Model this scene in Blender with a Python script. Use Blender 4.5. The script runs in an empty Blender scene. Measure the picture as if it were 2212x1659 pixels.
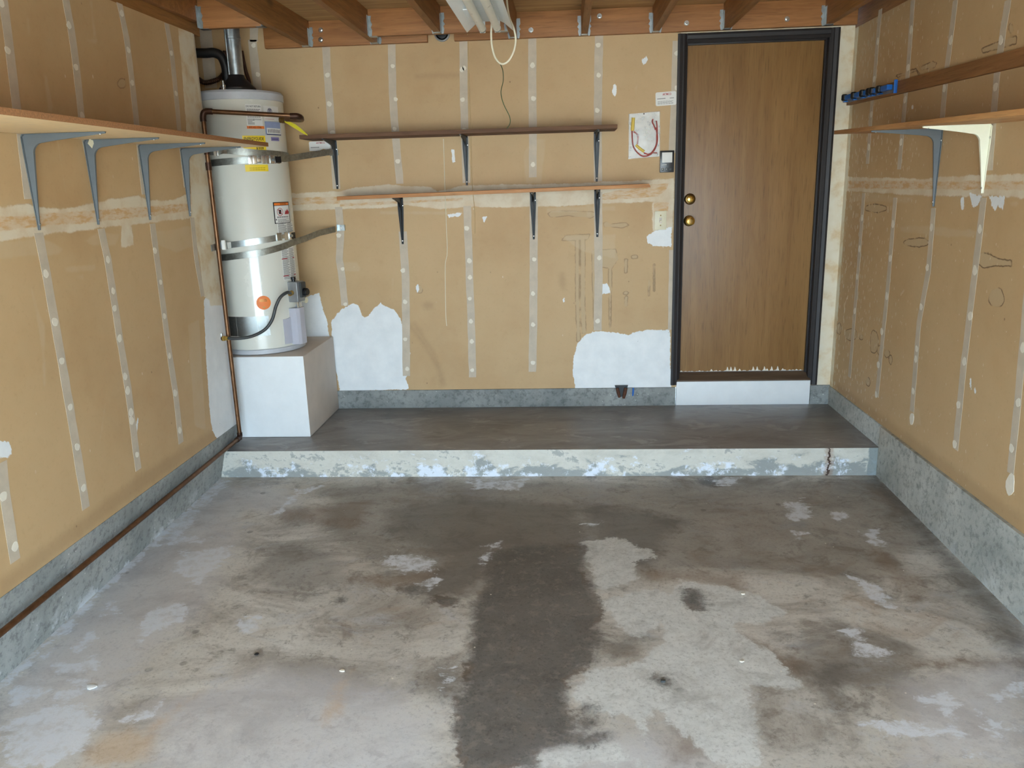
import bpy, bmesh, math, random
import numpy as np
from mathutils import Vector, Matrix
random.seed(7); rng = np.random.default_rng(7)
scn = bpy.context.scene
COL = scn.collection

# ------------------------------------------------------------------ camera
W, H, FPX = 2212, 1659, 1720.6
CR = Vector((0.99755983, 0.06407761, -0.02772072))
CU = Vector((0.01119484, 0.24510613, 0.96943162))
CF = Vector((-0.06891337, 0.96737637, -0.24379069))
CP = Vector((0.2448614, -5.00312494, 1.41191187))
cd = bpy.data.cameras.new('camera'); cam = bpy.data.objects.new('camera', cd); COL.objects.link(cam)
cd.sensor_fit = 'HORIZONTAL'; cd.sensor_width = 36.0; cd.lens = FPX / W * 36.0
cd.clip_start = 0.02; cd.clip_end = 600
M = Matrix((CR, CU, -CF)).transposed().to_4x4(); M.translation = CP
cam.matrix_world = M
scn.camera = cam

# ------------------------------------------------------------------ light
wd = bpy.data.worlds.new('world'); scn.world = wd; wd.use_nodes = True
bg = wd.node_tree.nodes['Background']
bg.inputs[0].default_value = (0.60, 0.81, 1.0, 1); bg.inputs[1].default_value = 12.0
sd = bpy.data.lights.new('sun', 'SUN'); sd.energy = 26.0; sd.angle = math.radians(0.6); sd.color = (1.0, 0.96, 0.90)
sun = bpy.data.objects.new('sun', sd); COL.objects.link(sun)
sun.rotation_euler = (math.radians(-18), math.radians(16), 0)      # high sun, falls on the driveway outside
pd = bpy.data.lights.new('garage_opening_portal', 'AREA'); pd.shape = 'RECTANGLE'; pd.size = 2.6; pd.size_y = 2.25
pd.cycles.is_portal = True
po = bpy.data.objects.new('garage_opening_portal', pd); COL.objects.link(po)
po.location = (0.12, -5.82, 0.79); po.rotation_euler = (math.radians(90), 0, 0)
vs = scn.view_settings
vs.view_transform = 'Standard'; vs.look = 'None'; vs.gamma = 1.0; vs.use_curve_mapping = False
vs.exposure = 0.50

# ------------------------------------------------------------------ pixel -> place helpers
XL, XR, YL, YS = -1.650, 1.903, -0.717, -0.873
ZF0, SLOPE = -0.155, 0.026
def zfloor(y): return ZF0 + SLOPE * (y - YS)
def ray(p): return CF * FPX + CR * (p[0] - W / 2) - CU * (p[1] - H / 2)
def PX(p, d):
    v = ray(p); return CP + v * ((d - CP.x) / v.x)
def PY(p, d):
    v = ray(p); return CP + v * ((d - CP.y) / v.y)
def PZ(p, d):
    v = ray(p); return CP + v * ((d - CP.z) / v.z)
def PF(p):
    v = ray(p); k = ZF0 - SLOPE * YS
    t = (k - CP.z + SLOPE * CP.y) / (v.z - SLOPE * v.y); return CP + v * t

# ------------------------------------------------------------------ mesh helpers
def s2l(c): return tuple(((v / 255 / 12.92) if v / 255 <= 0.04045 else ((v / 255 + 0.055) / 1.055) ** 2.4) for v in c)
def link(o, parent=None):
    COL.objects.link(o)
    if parent is not None:
        o.parent = parent
        o.matrix_parent_inverse = parent.matrix_basis.inverted()
    return o
def tag(o, label=None, cat=None, group=None, kind=None):
    if label: o['label'] = label
    if cat: o['category'] = cat
    if group: o['group'] = group
    if kind: o['kind'] = kind
    return o
def thing(name, loc, label, cat, group=None, kind=None):
    o = bpy.data.objects.new(name, None); o.empty_display_size = 0.05; o.location = loc
    COL.objects.link(o); return tag(o, label, cat, group, kind)
class MB:
    def __init__(s): s.v = []; s.f = []
    def add(s, v, f):
        k = len(s.v); s.v += [tuple(a) for a in v]; s.f += [tuple(i + k for i in q) for q in f]; return s
    def box(s, x0, x1, y0, y1, z0, z1, T=None):
        v = [(x, y, z) for z in (z0, z1) for y in (y0, y1) for x in (x0, x1)]
        if T: v = [tuple(T @ Vector(a)) for a in v]
        return s.add(v, [(0, 2, 3, 1), (4, 5, 7, 6), (0, 1, 5, 4), (2, 6, 7, 3), (0, 4, 6, 2), (1, 3, 7, 5)])
    def prism(s, poly, o, u, v, n, t):
        """2D polygon in frame (o,u,v) extruded along n by t"""
        o, u, v, n = Vector(o), Vector(u), Vector(v), Vector(n); k = len(poly)
        a = [o + u * p[0] + v * p[1] for p in poly]; b = [q + n * t for q in a]
        return s.add(a + b, [tuple(range(k))[::-1], tuple(range(k, 2 * k))] + [(i, (i + 1) % k, k + (i + 1) % k, k + i) for i in range(k)])
    def tube(s, pts, r, seg=12, caps=True):
        pts = [Vector(p) for p in pts]; n = len(pts)
        rr = r if isinstance(r, (list, tuple)) else [r] * n
        T = []
        for i in range(n):
            d = pts[min(i + 1, n - 1)] - pts[max(i - 1, 0)]; T.append(d.normalized() if d.length > 1e-9 else Vector((0, 0, 1)))
        a = Vector((0, 0, 1)) if abs(T[0].z) < 0.9 else Vector((1, 0, 0))
        N = (a - T[0] * a.dot(T[0])).normalized(); V = []
        for i in range(n):
            N = (N - T[i] * N.dot(T[i])).normalized(); B = T[i].cross(N)
            for k in range(seg):
                an = 2 * math.pi * k / seg
                V.append(pts[i] + (N * math.cos(an) + B * math.sin(an)) * rr[i])
        F = [(i * seg + k, i * seg + (k + 1) % seg, (i + 1) * seg + (k + 1) % seg, (i + 1) * seg + k) for i in range(n - 1) for k in range(seg)]
        if caps: F += [tuple(range(seg))[::-1], tuple(range((n - 1) * seg, n * seg))]
        return s.add(V, F)
    def lathe(s, prof, c=(0, 0, 0), seg=32, axis=(0, 0, 1), capped=True):
        ax = Vector(axis).normalized(); c = Vector(c)
        a = Vector((1, 0, 0)) if abs(ax.x) < 0.9 else Vector((0, 1, 0))
        u = (a - ax * a.dot(ax)).normalized(); w = ax.cross(u); n = len(prof)
        V = [c + ax * h + (u * math.cos(2 * math.pi * k / seg) + w * math.sin(2 * math.pi * k / seg)) * r for r, h in prof for k in range(seg)]
        F = [(i * seg + k, i * seg + (k + 1) % seg, (i + 1) * seg + (k + 1) % seg, (i + 1) * seg + k) for i in range(n - 1) for k in range(seg)]
        if capped: F += [tuple(range(seg))[::-1], tuple(range((n - 1) * seg, n * seg))]
        return s.add(V, F)
    def build(s, name, m, parent=None, smooth=False, bevel=0, seg=2, angle=35):
        me = bpy.data.meshes.new(name); me.from_pydata([tuple(a) for a in s.v], [], s.f)
        bm = bmesh.new(); bm.from_mesh(me)
        if bevel:
            bmesh.ops.bevel(bm, geom=[e for e in bm.edges if len(e.link_faces) == 2 and e.calc_face_angle(0) > 0.5], offset=bevel, segments=seg, affect='EDGES', profile=0.6)
        bmesh.ops.recalc_face_normals(bm, faces=bm.faces); bm.to_mesh(me); bm.free()
        if smooth or bevel:
            me.polygons.foreach_set('use_smooth', [True] * len(me.polygons))
            me.set_sharp_from_angle(angle=math.radians(angle))
        for mm in (m if isinstance(m, (list, tuple)) else [m]): me.materials.append(mm)
        o = bpy.data.objects.new(name, me); return link(o, parent)
def boxo(name, m, b, parent=None, bevel=0.0015, T=None, seg=2): return MB().box(*b, T=T).build(name, m, parent, bevel=bevel, seg=seg)
def catmull(P, k=8):
    P = [Vector(p) for p in P]; P = [P[0] * 2 - P[1]] + P + [P[-1] * 2 - P[-2]]; out = []
    for i in range(1, len(P) - 2):
        a, b, c, d = P[i - 1:i + 3]
        for j in range(k):
            t = j / k
            out.append(0.5 * ((2 * b) + (c - a) * t + (2 * a - 5 * b + 4 * c - d) * t * t + (3 * b - a - 3 * c + d) * t ** 3))
    return out + [P[-2]]
def copy_tree(o, parent=None):
    c = o.copy(); COL.objects.link(c)
    if parent is not None: c.parent = parent
    for ch in list(o.children): copy_tree(ch, c)
    return c

# ------------------------------------------------------------------ node helpers
def sock(nt, node, key, val):
    s = node.inputs[key]
    if isinstance(val, bpy.types.NodeSocket): nt.links.new(val, s)
    else:
        if s.type == 'RGBA' and len(val) == 3: val = (*val, 1)
        s.default_value = val
def N(nt, typ, out=0, props=None, **inp):
    n = nt.nodes.new('ShaderNode' + typ)
    for k, v in (props or {}).items(): setattr(n, k, v)
    for k, v in inp.items(): sock(nt, n, k.replace('_', ' '), v)
    return n.outputs[out]
def MATH(nt, op, a, b=0.0, c=None):
    n = nt.nodes.new('ShaderNodeMath'); n.operation = op
    sock(nt, n, 0, a); sock(nt, n, 1, b)
    if c is not None: sock(nt, n, 2, c)
    return n.outputs[0]
def MIX(nt, f, a, b, mode='MIX'):
    n = nt.nodes.new('ShaderNodeMix'); n.data_type = 'RGBA'; n.blend_type = mode
    sock(nt, n, 0, f); sock(nt, n, 6, a); sock(nt, n, 7, b); return n.outputs[2]
def STEP(nt, v, lo, hi):
    n = nt.nodes.new('ShaderNodeMapRange'); n.interpolation_type = 'SMOOTHSTEP'
    sock(nt, n, 0, v); n.inputs[1].default_value = lo; n.inputs[2].default_value = hi; return n.outputs[0]
def RAMP(nt, f, stops):
    n = nt.nodes.new('ShaderNodeValToRGB'); e = n.color_ramp.elements
    while len(e) < len(stops): e.new(0.5)
    for el, (p, c) in zip(e, stops): el.position = p; el.color = (*c, 1)
    sock(nt, n, 0, f); return n.outputs[0]
def COORD(nt, scale=(1, 1, 1), which='Object'):
    t = nt.nodes.new('ShaderNodeTexCoord'); m = nt.nodes.new('ShaderNodeMapping'); nt.links.new(t.outputs[which], m.inputs[0])
    m.inputs['Scale'].default_value = scale; return m.outputs[0]
def NOISE(nt, vec, scale, detail=4, rough=0.55, dist=0.0):
    return N(nt, 'TexNoise', 0, None, Vector=vec, Scale=scale, Detail=detail, Roughness=rough, Distortion=dist)
def BUMP(nt, h, strength=0.3, dist=0.002):
    return N(nt, 'Bump', 0, None, Height=h, Strength=strength, Distance=dist)
def newmat(name):
    m = bpy.data.materials.new(name); m.use_nodes = True; nt = m.node_tree
    return m, nt, nt.nodes['Principled BSDF']
def plain(name, c, rough=0.5, metal=0.0, var=0.12, scale=18, bump=0.0, spec=0.5, coat=0.0, spots=None):
    m, nt, b = newmat(name); c = s2l(c); v = COORD(nt)
    n = NOISE(nt, v, scale, 5, 0.6)
    lo = tuple(x * (1 - var) for x in c); hi = tuple(min(1, x * (1 + var)) for x in c)
    colr = RAMP(nt, n, [(0.3, lo), (0.7, hi)])
    if spots:
        sc, amt, thr = spots
        k = STEP(nt, NOISE(nt, v, 40, 5, 0.7), thr, thr + 0.06); colr = MIX(nt, MATH(nt, 'MULTIPLY', k, amt), colr, s2l(sc))
    sock(nt, b, 'Base Color', colr)
    r = N(nt, 'MapRange', 0, None, Value=n); nt.nodes[-1].inputs[3].default_value = max(0.02, rough - 0.08); nt.nodes[-1].inputs[4].default_value = min(1, rough + 0.08)
    sock(nt, b, 'Roughness', r); b.inputs['Metallic'].default_value = metal
    b.inputs['Specular IOR Level'].default_value = spec; b.inputs['Coat Weight'].default_value = coat; b.inputs['Coat Roughness'].default_value = 0.08
    if bump: sock(nt, b, 'Normal', BUMP(nt, NOISE(nt, v, scale * 6, 4, 0.6), bump, 0.002))
    return m
def wood(name, c1, c2, axis=0, rough=0.6, knots=0.0, fine=1.0):
    m, nt, b = newmat(name); sc = [11.0, 11.0, 11.0]; sc[axis] = 0.9
    v = COORD(nt, sc)
    n = NOISE(nt, v, 2.2 * fine, 6, 0.62, 0.9)
    col = RAMP(nt, n, [(0.28, s2l(c2)), (0.5, s2l(tuple((a + d) / 2 for a, d in zip(c1, c2)))), (0.72, s2l(c1))])
    sc2 = [90.0, 90.0, 90.0]; sc2[axis] = 5.0
    g = NOISE(nt, COORD(nt, sc2), 1.4, 3, 0.6)
    col = MIX(nt, MATH(nt, 'MULTIPLY', STEP(nt, g, 0.5, 0.75), 0.45), col, s2l(tuple(x * 0.62 for x in c2)))
    if knots:
        sk = [5.0, 5.0, 5.0]; sk[axis] = 2.2
        k = N(nt, 'TexVoronoi', 0, {'feature': 'F1'}, Vector=COORD(nt, sk), Scale=1.0)
        col = MIX(nt, MATH(nt, 'MULTIPLY', STEP(nt, k, 0.16, 0.05), knots), col, s2l(tuple(x * 0.42 for x in c2)))
    sock(nt, b, 'Base Color', col); b.inputs['Roughness'].default_value = rough
    sock(nt, b, 'Normal', BUMP(nt, g, 0.25, 0.001)); return m

def wall_mat(name, speckle=False):
    m, nt, b = newmat(name); v = COORD(nt)
    a1 = nt.nodes.new('ShaderNodeAttribute'); a1.attribute_name = 'm1'
    a2 = nt.nodes.new('ShaderNodeAttribute'); a2.attribute_name = 'm2'
    s1 = nt.nodes.new('ShaderNodeSeparateColor'); nt.links.new(a1.outputs[0], s1.inputs[0])
    s2 = nt.nodes.new('ShaderNodeSeparateColor'); nt.links.new(a2.outputs[0], s2.inputs[0])
    big = NOISE(nt, v, 1.3, 5, 0.6); fine = NOISE(nt, v, 55, 5, 0.65); mid = NOISE(nt, v, 9, 5, 0.6)
    ed = MATH(nt, 'MULTIPLY', MATH(nt, 'ADD', MATH(nt, 'SUBTRACT', mid, 0.5), MATH(nt, 'MULTIPLY', MATH(nt, 'SUBTRACT', fine, 0.5), 0.6)), 0.024)
    def field(s): return MATH(nt, 'ADD', s, ed)
    col = RAMP(nt, big, [(0.28, s2l((186, 151, 106))), (0.5, s2l((197, 165, 121))), (0.74, s2l((204, 173, 130)))])
    col = MIX(nt, MATH(nt, 'MULTIPLY', STEP(nt, fine, 0.52, 0.8), 0.18), col, s2l((150, 116, 74)))
    col = MIX(nt, MATH(nt, 'MULTIPLY', STEP(nt, mid, 0.55, 0.8), 0.18), col, s2l((165, 128, 82)))
    # faint paper ridges and little white flecks / nicks
    fl = N(nt, 'TexVoronoi', 0, None, Vector=COORD(nt, (1, 1, 0.55)), Scale=11.0)
    fk = MATH(nt, 'MULTIPLY', STEP(nt, fl, 0.055, 0.035), STEP(nt, NOISE(nt, v, 2.6, 2), 0.47, 0.6))
    col = MIX(nt, MATH(nt, 'MULTIPLY', fk, 0.7), col, s2l((222, 208, 182)))
    dk = N(nt, 'TexVoronoi', 0, None, Vector=COORD(nt, (1.0, 1.0, 0.8)), Scale=7.3)
    col = MIX(nt, MATH(nt, 'MULTIPLY', STEP(nt, dk, 0.04, 0.02), 0.55), col, s2l((96, 70, 42)))
    rough = 0.62
    # water stains
    w = MATH(nt, 'ADD', a1.outputs[3], MATH(nt, 'MULTIPLY', ed, 0.5))
    col = MIX(nt, MATH(nt, 'MULTIPLY', STEP(nt, w, -0.001, 0.004), 0.38), col, s2l((186, 168, 136)))
    ring = MATH(nt, 'MULTIPLY', STEP(nt, MATH(nt, 'ABSOLUTE', w), 0.0042, 0.001), STEP(nt, NOISE(nt, v, 13, 3), 0.36, 0.55))
    col = MIX(nt, MATH(nt, 'MULTIPLY', ring, 0.8 if speckle else 0.42), col, s2l((92, 62, 34)))
    # thin smear of joint compound
    sm = MATH(nt, 'MULTIPLY', STEP(nt, field(s2.outputs[0]), -0.004, 0.01), MATH(nt, 'ADD', 0.05, MATH(nt, 'MULTIPLY', mid, 0.55)))
    col = MIX(nt, sm, col, s2l((206, 186, 152)))
    # dark scuffs and darker bands along the side wall bottoms
    dm = MATH(nt, 'MULTIPLY', STEP(nt, field(s2.outputs[1]), -0.03, 0.02), 0.25)
    col = MIX(nt, dm, col, s2l((120, 90, 56)))
    # joint compound band
    jm = MATH(nt, 'MULTIPLY', STEP(nt, field(s1.outputs[1]), -0.003, 0.006), MATH(nt, 'ADD', 0.55, MATH(nt, 'MULTIPLY', STEP(nt, mid, 0.35, 0.6), 0.36)))
    col = MIX(nt, jm, col, s2l((224, 211, 186)))
    # torn tape showing tan paper
    tn = NOISE(nt, COORD(nt, (5, 5, 16)), 3.2, 5, 0.65)
    tm = MATH(nt, 'MULTIPLY', STEP(nt, field(s1.outputs[2]), -0.004, 0.004), MATH(nt, 'ADD', 0.3, MATH(nt, 'MULTIPLY', STEP(nt, tn, 0.42, 0.62), 0.62)))
    col = MIX(nt, tm, col, s2l((205, 160, 106)))
    # white primer
    pm = STEP(nt, MATH(nt, 'ADD', field(s1.outputs[0]), MATH(nt, 'MULTIPLY', MATH(nt, 'SUBTRACT', NOISE(nt, COORD(nt, (1.3, 1.3, 0.7)), 34, 5, 0.7), 0.5), 0.026)), -0.0016, 0.0016)
    pc = RAMP(nt, mid, [(0.3, s2l((226, 228, 228))), (0.7, s2l((240, 241, 240)))])
    sc = N(nt, 'TexVoronoi', 0, None, Vector=COORD(nt, (1, 1, 1.4)), Scale=16.0)
    pc = MIX(nt, MATH(nt, 'MULTIPLY', MATH(nt, 'MULTIPLY', STEP(nt, sc, 0.07, 0.04), STEP(nt, NOISE(nt, v, 5, 2), 0.5, 0.62)), 0.6), pc, s2l((120, 118, 112)))
    col = MIX(nt, pm, col, pc)
    # extra cream corner compound
    cm = STEP(nt, field(s2.outputs[2]), -0.002, 0.004)
    cc = RAMP(nt, mid, [(0.36, s2l((214, 190, 150))), (0.52, s2l((226, 215, 190))), (0.8, s2l((233, 226, 208)))])
    col = MIX(nt, MATH(nt, 'MULTIPLY', cm, 0.94), col, cc)
    rg = MIX(nt, pm, (rough,) * 3, (0.5,) * 3)
    hgt = MATH(nt, 'ADD', MATH(nt, 'MULTIPLY', fine, 0.35), MATH(nt, 'ADD', jm, pm))
    if speckle:
        sx = nt.nodes.new('ShaderNodeSeparateXYZ'); nt.links.new(v, sx.inputs[0])
        dens = STEP(nt, sx.outputs[1], -1.5, -0.12)
        vo = N(nt, 'TexVoronoi', 0, None, Vector=COORD(nt, (1, 1.0, 0.6)), Scale=36.0, Randomness=1.0)
        nz = NOISE(nt, v, 26, 5, 0.75)
        th = MATH(nt, 'ADD', 0.07, MATH(nt, 'MULTIPLY', dens, 0.20))
        d = MATH(nt, 'SUBTRACT', MATH(nt, 'ADD', vo, MATH(nt, 'MULTIPLY', MATH(nt, 'SUBTRACT', nz, 0.5), 0.75)), th)
        spk = MATH(nt, 'MULTIPLY', STEP(nt, d, 0.02, -0.04), MATH(nt, 'SUBTRACT', 1.0, cm))
        col = MIX(nt, MATH(nt, 'MULTIPLY', spk, 0.62), col, s2l((236, 220, 188)))  # splatter flecks; glossy highlights painted into the pale colour
        rg = MIX(nt, spk, rg, (0.25,) * 3)
        hgt = MATH(nt, 'ADD', hgt, MATH(nt, 'MULTIPLY', spk, 1.2))
    sock(nt, b, 'Base Color', col); sock(nt, b, 'Roughness', rg)
    sock(nt, b, 'Normal', BUMP(nt, hgt, 0.35, 0.0025))
    return m

def concrete(name, c1, c2, efflo=0.0, rough=0.6, attr=False, zlow=None):
    m, nt, b = newmat(name); v = COORD(nt)
    n1 = NOISE(nt, v, 3.0, 7, 0.62, 0.4); n2 = NOISE(nt, v, 38, 6, 0.7); n3 = NOISE(nt, v, 0.9, 4, 0.6)
    col = RAMP(nt, n1, [(0.34, s2l(c2)), (0.66, s2l(c1))])
    col = MIX(nt, MATH(nt, 'MULTIPLY', STEP(nt, n2, 0.48, 0.66), 0.55), col, s2l(tuple(x * 0.66 for x in c2)))
    col = MIX(nt, MATH(nt, 'MULTIPLY', STEP(nt, NOISE(nt, v, 14, 7, 0.72), 0.54, 0.68), 0.5), col, s2l(tuple(x * 0.74 for x in c2)))
    pits = N(nt, 'TexVoronoi', 0, None, Vector=v, Scale=34.0)
    col = MIX(nt, MATH(nt, 'MULTIPLY', MATH(nt, 'MULTIPLY', STEP(nt, pits, 0.13, 0.07), STEP(nt, n1, 0.45, 0.6)), 0.75), col, s2l((226, 226, 220)))
    if efflo:
        k = MATH(nt, 'MULTIPLY', STEP(nt, NOISE(nt, v, 7, 7, 0.7, 0.3), 0.52, 0.62), efflo)
        if zlow is not None:
            sx = nt.nodes.new('ShaderNodeSeparateXYZ'); nt.links.new(v, sx.inputs[0])
            k = MATH(nt, 'MULTIPLY', k, STEP(nt, sx.outputs[2], zlow[1], zlow[0]))
        col = MIX(nt, k, col, s2l((226, 231, 236)))
    sock(nt, b, 'Base Color', col); b.inputs['Roughness'].default_value = rough
    sock(nt, b, 'Normal', BUMP(nt, MATH(nt, 'ADD', n2, n1), 0.5, 0.004)); return m

def floor_mat(name):
    m, nt, b = newmat(name); v = COORD(nt)
    a1 = nt.nodes.new('ShaderNodeAttribute'); a1.attribute_name = 'm1'
    a2 = nt.nodes.new('ShaderNodeAttribute'); a2.attribute_name = 'm2'
    s1 = nt.nodes.new('ShaderNodeSeparateColor'); nt.links.new(a1.outputs[0], s1.inputs[0])
    s2 = nt.nodes.new('ShaderNodeSeparateColor'); nt.links.new(a2.outputs[0], s2.inputs[0])
    big = NOISE(nt, v, 1.1, 6, 0.62, 0.6); mid = NOISE(nt, v, 6.5, 8, 0.72, 0.5); n25 = NOISE(nt, v, 22, 6, 0.72, 0.3); fine = NOISE(nt, v, 75, 6, 0.75)
    blot = NOISE(nt, COORD(nt, (0.8, 1.3, 1)), 2.4, 9, 0.72, 0.8); grit = NOISE(nt, v, 190, 3, 0.7)
    def c(x, k): return MATH(nt, 'MULTIPLY', MATH(nt, 'SUBTRACT', x, 0.5), k)
    ed = MATH(nt, 'ADD', c(mid, 0.15), MATH(nt, 'ADD', c(n25, 0.09), c(fine, 0.035)))
    def field(s): return MATH(nt, 'ADD', s, ed)
    def over(col, f, rgb, lo, hi, k): return MIX(nt, MATH(nt, 'MULTIPLY', STEP(nt, f, lo, hi), k), col, s2l(rgb))
    col = RAMP(nt, big, [(0.3, s2l((178, 172, 163))), (0.5, s2l((198, 193, 184))), (0.72, s2l((214, 210, 203)))])
    col = over(col, blot, (116, 104, 92), 0.44, 0.66, 0.62)
    col = over(col, mid, (100, 88, 76), 0.53, 0.66, 0.5)
    col = over(col, NOISE(nt, COORD(nt, (1, 1.5, 1)), 3.1, 8, 0.7, 1.1), (150, 124, 98), 0.54, 0.7, 0.4)
    col = over(col, NOISE(nt, COORD(nt, (1, 1.7, 1)), 4.3, 8, 0.72, 0.8), (184, 186, 190), 0.54, 0.68, 0.5)
    col = over(col, fine, (90, 83, 75), 0.5, 0.7, 0.42)
    col = over(col, n25, (98, 88, 78), 0.55, 0.66, 0.45)
    col = over(col, grit, (205, 200, 190), 0.6, 0.75, 0.25)
    # m2.B: floor light falloff painted with grime, A: brown tint stains, m2.R: dark strip by the right curb and soft dark dirt, m1.B: scrubbed pale concrete, m1.R: oil, m1.G: efflorescence, m2.G: ochre
    col = over(col, MATH(nt, 'ADD', s2.outputs[2], c(blot, 0.35)), (104, 96, 88), -0.06, 0.09, 0.55)
    col = over(col, MATH(nt, 'ADD', field(a2.outputs[3]), c(blot, 0.25)), (200, 199, 203), -0.06, 0.08, 0.5)
    col = over(col, field(a1.outputs[3]), (120, 98, 78), -0.04, 0.05, 0.55)
    col = over(col, field(s2.outputs[1]), (198, 166, 128), -0.03, 0.05, 0.5)
    col = over(col, field(s2.outputs[0]), (90, 84, 78), -0.05, 0.06, 0.6)
    pale = STEP(nt, field(s1.outputs[2]), -0.008, 0.012)
    pcol = RAMP(nt, n25, [(0.3, s2l((192, 192, 188))), (0.7, s2l((222, 222, 218)))])
    pcol = over(pcol, fine, (132, 130, 124), 0.48, 0.7, 0.5); pcol = over(pcol, mid, (150, 147, 140), 0.5, 0.7, 0.5)
    col = MIX(nt, MATH(nt, 'MULTIPLY', pale, 0.85), col, pcol)
    of = field(s1.outputs[0]); oil = STEP(nt, of, -0.034, 0.030)
    ocol = RAMP(nt, mid, [(0.3, s2l((66, 62, 60))), (0.52, s2l((86, 82, 78))), (0.75, s2l((112, 104, 96)))])
    ocol = over(ocol, n25, (132, 124, 114), 0.52, 0.64, 0.55); ocol = over(ocol, fine, (50, 46, 44), 0.5, 0.66, 0.55); ocol = over(ocol, grit, (160, 154, 144), 0.62, 0.74, 0.3)
    col = MIX(nt, MATH(nt, 'MULTIPLY', oil, 0.88), col, ocol)
    oe = MATH(nt, 'MULTIPLY', STEP(nt, MATH(nt, 'ABSOLUTE', of), 0.022, 0.004), STEP(nt, NOISE(nt, v, 8, 3), 0.48, 0.6))
    col = MIX(nt, MATH(nt, 'MULTIPLY', oe, 0.55), col, s2l((80, 60, 44)))
    ef = MATH(nt, 'ADD', field(s1.outputs[1]), c(NOISE(nt, COORD(nt, (0.7, 1.6, 1)), 9, 8, 0.75, 0.9), 0.16)); eff = STEP(nt, ef, -0.008, 0.018)
    en = STEP(nt, n25, 0.36, 0.58)
    col = MIX(nt, MATH(nt, 'MULTIPLY', MATH(nt, 'MULTIPLY', eff, MATH(nt, 'ADD', 0.3, MATH(nt, 'MULTIPLY', en, 0.62))), 0.95), col, s2l((214, 217, 223)))
    # scattered little drops, chips and hairline scratches
    dr = N(nt, 'TexVoronoi', 0, None, Vector=v, Scale=6.0)
    col = MIX(nt, MATH(nt, 'MULTIPLY', MATH(nt, 'MULTIPLY', STEP(nt, MATH(nt, 'ADD', dr, c(n25, 0.12)), 0.10, 0.06), STEP(nt, NOISE(nt, v, 1.9, 2), 0.5, 0.6)), 0.5), col, s2l((78, 70, 64)))
    ch = N(nt, 'TexVoronoi', 0, None, Vector=v, Scale=13.0)
    col = MIX(nt, MATH(nt, 'MULTIPLY', MATH(nt, 'MULTIPLY', STEP(nt, ch, 0.05, 0.035), STEP(nt, NOISE(nt, v, 3.1, 2), 0.5, 0.58)), 0.8), col, s2l((228, 222, 208)))
    sock(nt, b, 'Base Color', col)
    r = MATH(nt, 'ADD', 0.34, MATH(nt, 'MULTIPLY', mid, 0.26)); r = MATH(nt, 'ADD', r, MATH(nt, 'MULTIPLY', pale, 0.12))
    sock(nt, b, 'Roughness', r)
    sock(nt, b, 'Normal', BUMP(nt, MATH(nt, 'ADD', fine, mid), 0.2, 0.003)); return m

# ------------------------------------------------------------------ painted-shape fields (signed distance) on wall and floor grids
def poly_sd(P, poly):
    poly = np.asarray(poly, float); n = len(poly); d = np.full(len(P), 1e9); ins = np.zeros(len(P), bool)
    for i in range(n):
        a, b = poly[i], poly[(i + 1) % n]; e = b - a; w = P - a
        t = np.clip((w @ e) / max(e @ e, 1e-12), 0, 1); q = w - t[:, None] * e; d = np.minimum(d, (q ** 2).sum(1))
        c = ((a[1] <= P[:, 1]) & (b[1] > P[:, 1])) | ((b[1] <= P[:, 1]) & (a[1] > P[:, 1]))
        xs = a[0] + (P[:, 1] - a[1]) / np.where(abs(e[1]) < 1e-12, 1e-12, e[1]) * e[0]
        ins ^= c & (P[:, 0] < xs)
    return np.where(ins, np.sqrt(d), -np.sqrt(d))
def paint(P, shapes, lim=0.1):
    f = np.full(len(P), -lim)
    for s in shapes:
        s = np.asarray(s, float); lo, hi = s.min(0) - lim, s.max(0) + lim
        k = np.nonzero(((P >= lo) & (P <= hi)).all(1))[0]
        if len(k): f[k] = np.maximum(f[k], np.clip(poly_sd(P[k], s), -lim, lim))
    return f
def ell(cx, cy, rx, ry, k=14, jit=0.12):
    return [(cx + rx * math.cos(2 * math.pi * i / k) * (1 + random.uniform(-jit, jit)), cy + ry * math.sin(2 * math.pi * i / k) * (1 + random.uniform(-jit, jit))) for i in range(k)]
def stroke(pts, w):
    a = [(x - w, y) for x, y in pts]; b = [(x + w, y) for x, y in pts][::-1]; return a + b
def grid_obj(name, us, vs_, to3, mat, m1, m2, hole=None, parent=None):
    U, V = np.meshgrid(us, vs_); P = np.stack([U.ravel(), V.ravel()], 1); nu, nv = len(us), len(vs_)
    idx = np.arange(nu * nv).reshape(nv, nu)
    q = np.stack([idx[:-1, :-1], idx[:-1, 1:], idx[1:, 1:], idx[1:, :-1]], -1).reshape(-1, 4)
    if hole:
        c = P[q].mean(1); k = ~((c[:, 0] > hole[0]) & (c[:, 0] < hole[1]) & (c[:, 1] > hole[2]) & (c[:, 1] < hole[3])); q = q[k]
    me = bpy.data.meshes.new(name); me.from_pydata(to3(P).tolist(), [], q.tolist())
    for nm, ch in (('m1', m1), ('m2', m2)):
        arr = np.stack([paint(P, c) for c in ch], 1).astype(np.float32)
        if arr.shape[1] < 4: arr = np.concatenate([arr, np.full((len(P), 4 - arr.shape[1]), -0.1, np.float32)], 1)
        at = me.attributes.new(nm, 'FLOAT_COLOR', 'POINT'); at.data.foreach_set('color', arr.ravel())
    me.materials.append(mat); o = bpy.data.objects.new(name, me); link(o, parent); return o
def onback(l): return [[(PY(p, 0).x, PY(p, 0).z) for p in s] for s in l]
def onside(l, x): return [[(PX(p, x).y, PX(p, x).z) for p in s] for s in l]
def onfloor(l): return [[(PF(p).x, PF(p).y) for p in s] for s in l]
def arange(*seg):
    out = []
    for a, b, st in seg: out += list(np.arange(a, b - st * 0.3, st))
    return np.array(out + [seg[-1][1]])

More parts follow.
